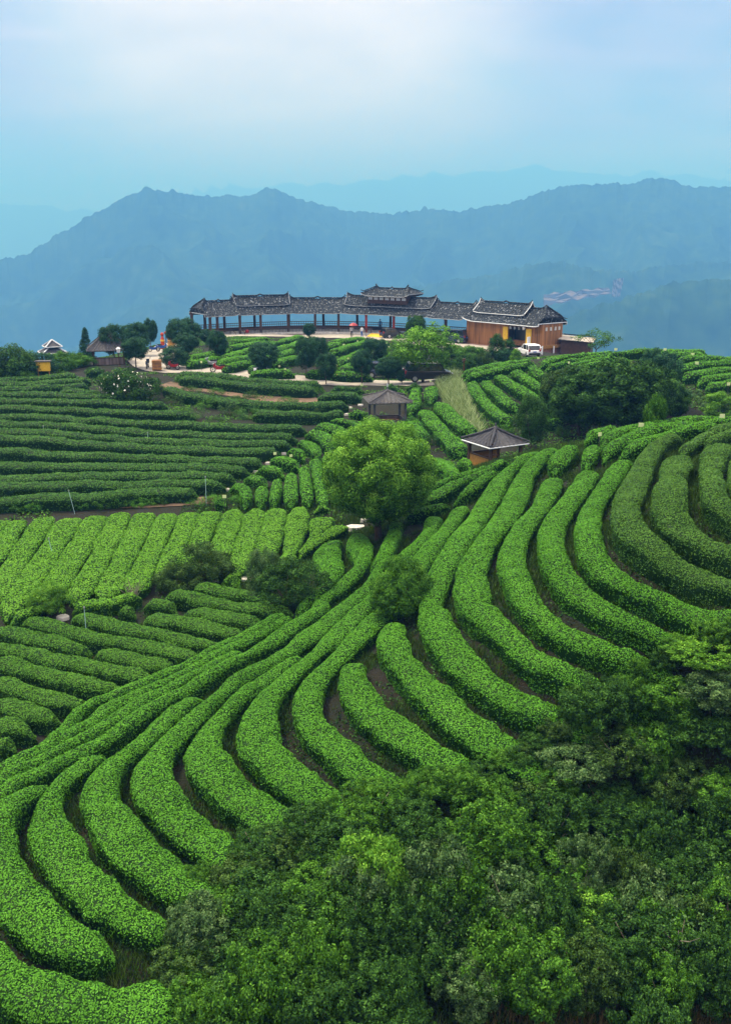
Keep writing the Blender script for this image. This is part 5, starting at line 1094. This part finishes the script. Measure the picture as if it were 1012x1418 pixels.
t = thing('umbrella', 'red open umbrella held by the person before the corridor', 'umbrella', (b_[0] + hx * .976, b_[1] + hy * .976, b_[2] + 1.2)); b = MB(); G = [[(r_ * math.cos(a), r_ * math.sin(a), .85 - .35 * (r_ / .62) ** 2 - .03 * math.cos(8 * a) * r_) for r_ in (.02, .2, .4, .62)] for a in np.linspace(0, 6.2832, 33)]; b.slab(G, .012); b.build('canopy', 'red', t, True); b = MB(); b.tube([(0, 0, .12), (0, 0, .93)], .014, 5); b.build('shaft', 'chrome', t)
person('person in a pale shirt and blue trousers walking before the corridor', gz(501, 469), -.6, 'cloth_white', 'cloth_blue', 1.62)
s_ = s_of(512); p = E(s_, 3.3, ZF); person('person in dark blue standing inside the corridor between the red columns', p, .2, 'cloth_blue', 'cloth_dark', 1.65)
s_ = s_of(559); p = E(s_, 1.2, ZF); person('person in bright blue top in the corridor right of the red columns', p, .1, 'cloth_blue', 'cloth_dark', 1.66)
person('person in dark clothes standing on the road left of the black van', gz(568, 529), .4, 'cloth_dark', 'cloth_dark', 1.68)
for u, o_, lab, m_ in ((343, .62, 'red cloth bag hung on the front rail near the left ramp', 'red'), (616, .62, 'red bag on the front rail behind the navy car', 'red')):
    p = E(s_of(u), o_ - .2, ZF + .40); t = thing('bag', lab, 'bag', p); b = MB(); b.lathe([(.05, -.36), (.26, -.3), (.30, -.1), (.24, .08), (.06, .12)], 9); b.build('body', m_, t, True); b = MB(); b.tube([(-.1, 0, .08), (-.05, 0, .22), (.05, 0, .22), (.1, 0, .08)], .02, 5); b.build('strap', m_, t)
# ------------------------------------------------------------------ small things in the fields
def trap(u, v, lab, w_=.26, off=.75):
    b_ = hit(u, v, off); t = thing('insect_card', lab, 'insect trap card', (b_[0], b_[1], b_[2]), random.uniform(-.6, .6), 'pale yellow insect cards standing in the tea rows')
    b = MB(); b.box((0, 0, off + .12), (w_ * .82, .012, w_ * .66)); b.build('card', 'card', t); b = MB(); b.tube([(0, .012, -.1), (0, .012, off + .2)], .012, 4); b.build('stake', 'wood_g', t)
for u, v, lab, w_ in [(830,605,'pale card on the near hill crest, left one of three',.26), (887,592,'pale card on the near hill crest in front of the dark clump',.30), (999,580,'pale card on the near hill crest at the right',.26), (381,631,'pale card at the end of the fifth terrace',.24), (403,634,'pale card on the bent hedge right of the fifth terrace',.24), (311,691,'pale card beside the lowest bent hedge',.26),
 (279,503,'pale card at the lower left of the corridor plot',.26), (360,477,'pale card in the upper left of the corridor plot',.22), (387,509,'pale card low in the corridor plot beside the broad tree',.24), (395,513,'pale card just below another near the broad tree',.24), (425,468,'pale card at the top of the corridor plot',.26), (476,479,'pale card on the brown hedge in the corridor plot',.34), (495,474,'pale card right of the brown hedge',.22), (443,485,'pale card between the pair of tall trees',.24), (466,508,'pale card right of the small thin tree',.24), (482,498,'pale card in the right half of the corridor plot',.24), (509,512,'pale card beside the tree right in the plot',.24), (535,477,'pale card at the right top of the corridor plot',.26), (538,482,'pale card just below the right top one',.24), (501,535,'pale card under the bare stemmed tree at the road verge',.26), (596,530,'pale card by the black van',.22),
 (852,486,'pale card on the skyline right of the feathery tree',.30), (920,486,'pale card on the skyline in the middle of the right rise',.30), (958,493,'pale card below the skyline on the right rise',.34), (964,505,'pale card lower on the right rise',.34), (1008,534,'pale card at the right frame edge on the rise',.34), (787,505,'pale card among the rows of the back hill',.24), (923,497,'pale card left of two on the right rise',.24), (745,498,'pale card at the crest of the back hill rows',.2)]:
    trap(u, v, lab, w_)
for u, v, h_, ln, lab in [(62,608,.85,0,'pale blue sprinkler pipe standing in the left terraces'), (206,618,.85,0,'white sprinkler pipe standing in the middle of the terraces'), (105,712,1.25,-.25,'leaning pale pipe at the top of the bright field'), (286,700,1.55,.02,'blue grey pipe at the right top of the bright field'), (121,888,1.35,0,'thin pale pipe in the dark left field'), (27,706,.5,0,'short pale pipe at the left above the bright field'), (77,778,1.1,-.2,'thin leaning pipe in the middle of the bright field'), (537,544,1.0,0,'pale finial rod on the wooden gazebo roof')]:
    if 'finial' in lab:
        b = MB(); b.tube([(0, 0, za_w), (0, 0, za_w + .55)], .03, 5); b.build('finial', 'limewash', wg); continue
    b_ = hit(u, v); t = thing('sprinkler_pipe', lab, 'pipe', b_, 0, 'sprinkler pipes in the tea fields'); b = MB(); b.tube([(0, 0, -.2), (ln, 0, h_)], .015, 6); b.build('pipe', 'pipe', t); b = MB(); b.tube([(ln, 0, h_), (ln * 1.02, 0, h_ + .08)], .035, 6); b.build('nozzle', 'chrome', t)
# bare earth cutting on the far slope
EXPO = 0.92
SKY0, SKY1, SKYZ = 4.2, 5.6, 15.0
# ------------------------------------------------------------------ light, air, camera
SUN_EL, SUN_AZ = R_(62), R_(-62)          # azimuth from +Y (the view direction) towards +X
sd = Vector((math.sin(SUN_AZ) * math.cos(SUN_EL), math.cos(SUN_AZ) * math.cos(SUN_EL), math.sin(SUN_EL)))
sl = bpy.data.lights.new('sun', 'SUN'); sl.energy = 3.2; sl.angle = R_(10); sl.color = (1, .93, .80)
so = bpy.data.objects.new('sun', sl); COL.objects.link(so); so.rotation_euler = (-sd).to_track_quat('-Z', 'Y').to_euler(); so.location = (0, 0, 80)
w = bpy.data.worlds.new('World'); S.world = w; w.use_nodes = True; nt = w.node_tree; nt.nodes.clear()
N_ = nt.nodes.new; Lk = nt.links.new
out = N_('ShaderNodeOutputWorld'); bg = N_('ShaderNodeBackground'); sky = N_('ShaderNodeTexSky')
sky.sky_type = 'NISHITA'; sky.sun_disc = False; sky.sun_elevation = SUN_EL; sky.sun_rotation = SUN_AZ; sky.air_density = 1.2; sky.dust_density = 1.5; sky.ozone_density = 2
tc = N_('ShaderNodeTexCoord'); mp = N_('ShaderNodeMapping'); mp.inputs['Scale'].default_value = (1, 1, 3.2); mp.inputs['Location'].default_value = (.35, .1, 0)
n1 = N_('ShaderNodeTexNoise'); n1.inputs['Scale'].default_value = 3.4; n1.inputs['Detail'].default_value = 6; n1.inputs['Roughness'].default_value = .5
Lk(tc.outputs['Generated'], mp.inputs['Vector']); Lk(mp.outputs[0], n1.inputs['Vector'])
cr = N_('ShaderNodeValToRGB'); cr.color_ramp.elements[0].position = .38; cr.color_ramp.elements[1].position = .60
cr.color_ramp.elements[0].color = (.35, .35, .35, 1); cr.color_ramp.elements[1].color = (1, 1, 1, 1)
Lk(n1.outputs['Fac'], cr.inputs['Fac'])
# thin cloud deck, brighter overhead than at the horizon (as an overcast sky is), glowing round the veiled sun
sx = N_('ShaderNodeSeparateXYZ'); Lk(tc.outputs['Generated'], sx.inputs[0])
def mr(a0, a1, b0, b1, interp='LINEAR'):
    n = N_('ShaderNodeMapRange'); n.interpolation_type = interp
    for k_, v_ in zip(('From Min', 'From Max', 'To Min', 'To Max'), (a0, a1, b0, b1)): n.inputs[k_].default_value = v_
    Lk(sx.outputs['Z'], n.inputs['Value']); return n
e1 = mr(0, .25, SKY0, SKY1); e2 = mr(.24, .8, 0, SKYZ, 'SMOOTHSTEP')
def tint(col, src):
    n = N_('ShaderNodeMix'); n.data_type = 'RGBA'; n.blend_type = 'MULTIPLY'; n.inputs['Factor'].default_value = 1; n.inputs[6].default_value = (*col, 1); Lk(src, n.inputs[7]); return n
c1 = tint((.90, .75, 1.05), e1.outputs[0]); c2 = tint((1.08, 1.0, .90), e2.outputs[0])
ct = N_('ShaderNodeMix'); ct.data_type = 'RGBA'; ct.blend_type = 'ADD'; ct.inputs['Factor'].default_value = 1; Lk(c1.outputs[2], ct.inputs[6]); Lk(c2.outputs[2], ct.inputs[7])
mp2 = N_('ShaderNodeMapping'); mp2.inputs['Scale'].default_value = (1.0, 1.0, 4.5); mp2.inputs['Rotation'].default_value = (0, .25, 0); Lk(tc.outputs['Generated'], mp2.inputs['Vector'])
n2 = N_('ShaderNodeTexNoise'); n2.inputs['Scale'].default_value = 4.2; n2.inputs['Detail'].default_value = 7; n2.inputs['Roughness'].default_value = .55; n2.inputs['Distortion'].default_value = .6; Lk(mp2.outputs[0], n2.inputs['Vector'])
cs = N_('ShaderNodeMapRange'); cs.inputs['From Min'].default_value = .32; cs.inputs['From Max'].default_value = .68; cs.inputs['To Min'].default_value = .80; cs.inputs['To Max'].default_value = 1.22; Lk(n2.outputs['Fac'], cs.inputs['Value'])
cm_ = N_('ShaderNodeMix'); cm_.data_type = 'RGBA'; cm_.blend_type = 'MULTIPLY'; cm_.inputs['Factor'].default_value = 1; Lk(ct.outputs[2], cm_.inputs[6]); Lk(cs.outputs[0], cm_.inputs[7]); ct = cm_
dt = N_('ShaderNodeVectorMath'); dt.operation = 'DOT_PRODUCT'; gl = Vector((-.085, .965, .185)).normalized(); dt.inputs[1].default_value = tuple(gl); Lk(tc.outputs['Generated'], dt.inputs[0])
gr = N_('ShaderNodeMapRange'); gr.interpolation_type = 'SMOOTHERSTEP'; gr.inputs['From Min'].default_value = .955; gr.inputs['From Max'].default_value = 1.0; gr.inputs['To Min'].default_value = 0; gr.inputs['To Max'].default_value = 1
Lk(dt.outputs['Value'], gr.inputs['Value'])
am = N_('ShaderNodeMath'); am.operation = 'MAXIMUM'; Lk(cr.outputs['Color'], am.inputs[0]); Lk(gr.outputs[0], am.inputs[1])
mx = N_('ShaderNodeMix'); mx.data_type = 'RGBA'; Lk(am.outputs[0], mx.inputs['Factor']); nm = N_('ShaderNodeMix'); nm.data_type = 'RGBA'; nm.blend_type = 'MULTIPLY'; nm.inputs['Factor'].default_value = 1; nm.inputs[7].default_value = (.55, .6, .65, 1); Lk(sky.outputs[0], nm.inputs[6]); Lk(nm.outputs[2], mx.inputs[6]); Lk(ct.outputs[2], mx.inputs[7])
ad = N_('ShaderNodeMix'); ad.data_type = 'RGBA'; ad.blend_type = 'ADD'; ad.inputs['Factor'].default_value = 1
gc = N_('ShaderNodeMix'); gc.data_type = 'RGBA'; gc.inputs[6].default_value = (0, 0, 0, 1); gc.inputs[7].default_value = (3.0, 2.9, 1.6, 1); Lk(gr.outputs[0], gc.inputs['Factor'])
Lk(mx.outputs[2], ad.inputs[6]); Lk(gc.outputs[2], ad.inputs[7])
Lk(ad.outputs[2], bg.inputs['Color']); bg.inputs['Strength'].default_value = .10; Lk(bg.outputs[0], out.inputs['Surface'])
# air: one even box of haze round everything
hm = bpy.data.materials.new('haze_air'); hm.use_nodes = True; ht = hm.node_tree; ht.nodes.clear()
ho = ht.nodes.new('ShaderNodeOutputMaterial'); pv = ht.nodes.new('ShaderNodeVolumePrincipled')
pv.inputs['Color'].default_value = (.11, .375, 1.0, 1); pv.inputs['Absorption Color'].default_value = (.40, .46, 1, 1); pv.inputs['Density'].default_value = .00048
ht.links.new(pv.outputs[0], ho.inputs['Volume'])
hb = MB().box((0, 7900, (HZT - 400) / 2), (20000, 17000, HZT + 400)); me = bpy.data.meshes.new('haze'); me.from_pydata(hb.v, [], hb.f); me.materials.append(hm)
tag(link('haze', me), kind='stuff')
cam = bpy.data.cameras.new('camera'); co = bpy.data.objects.new('camera', cam); COL.objects.link(co)
cam.sensor_fit = 'VERTICAL'; cam.sensor_height = 24; cam.sensor_width = 24; cam.lens = 24 * F / 1418; cam.clip_start = .1; cam.clip_end = 40000
co.location = (0, 0, CAMZ); co.rotation_euler = (R_(90) - P, 0, 0); S.camera = co
S.view_settings.view_transform = 'Standard'; S.view_settings.look = 'None'; S.view_settings.exposure = EXPO; S.view_settings.gamma = 1
S.cycles.use_denoising = True; S.cycles.volume_bounces = 0; S.cycles.max_bounces = 6; S.cycles.diffuse_bounces = 3; S.cycles.transparent_max_bounces = 4
S.cycles.use_adaptive_sampling = True; S.cycles.adaptive_threshold = .02
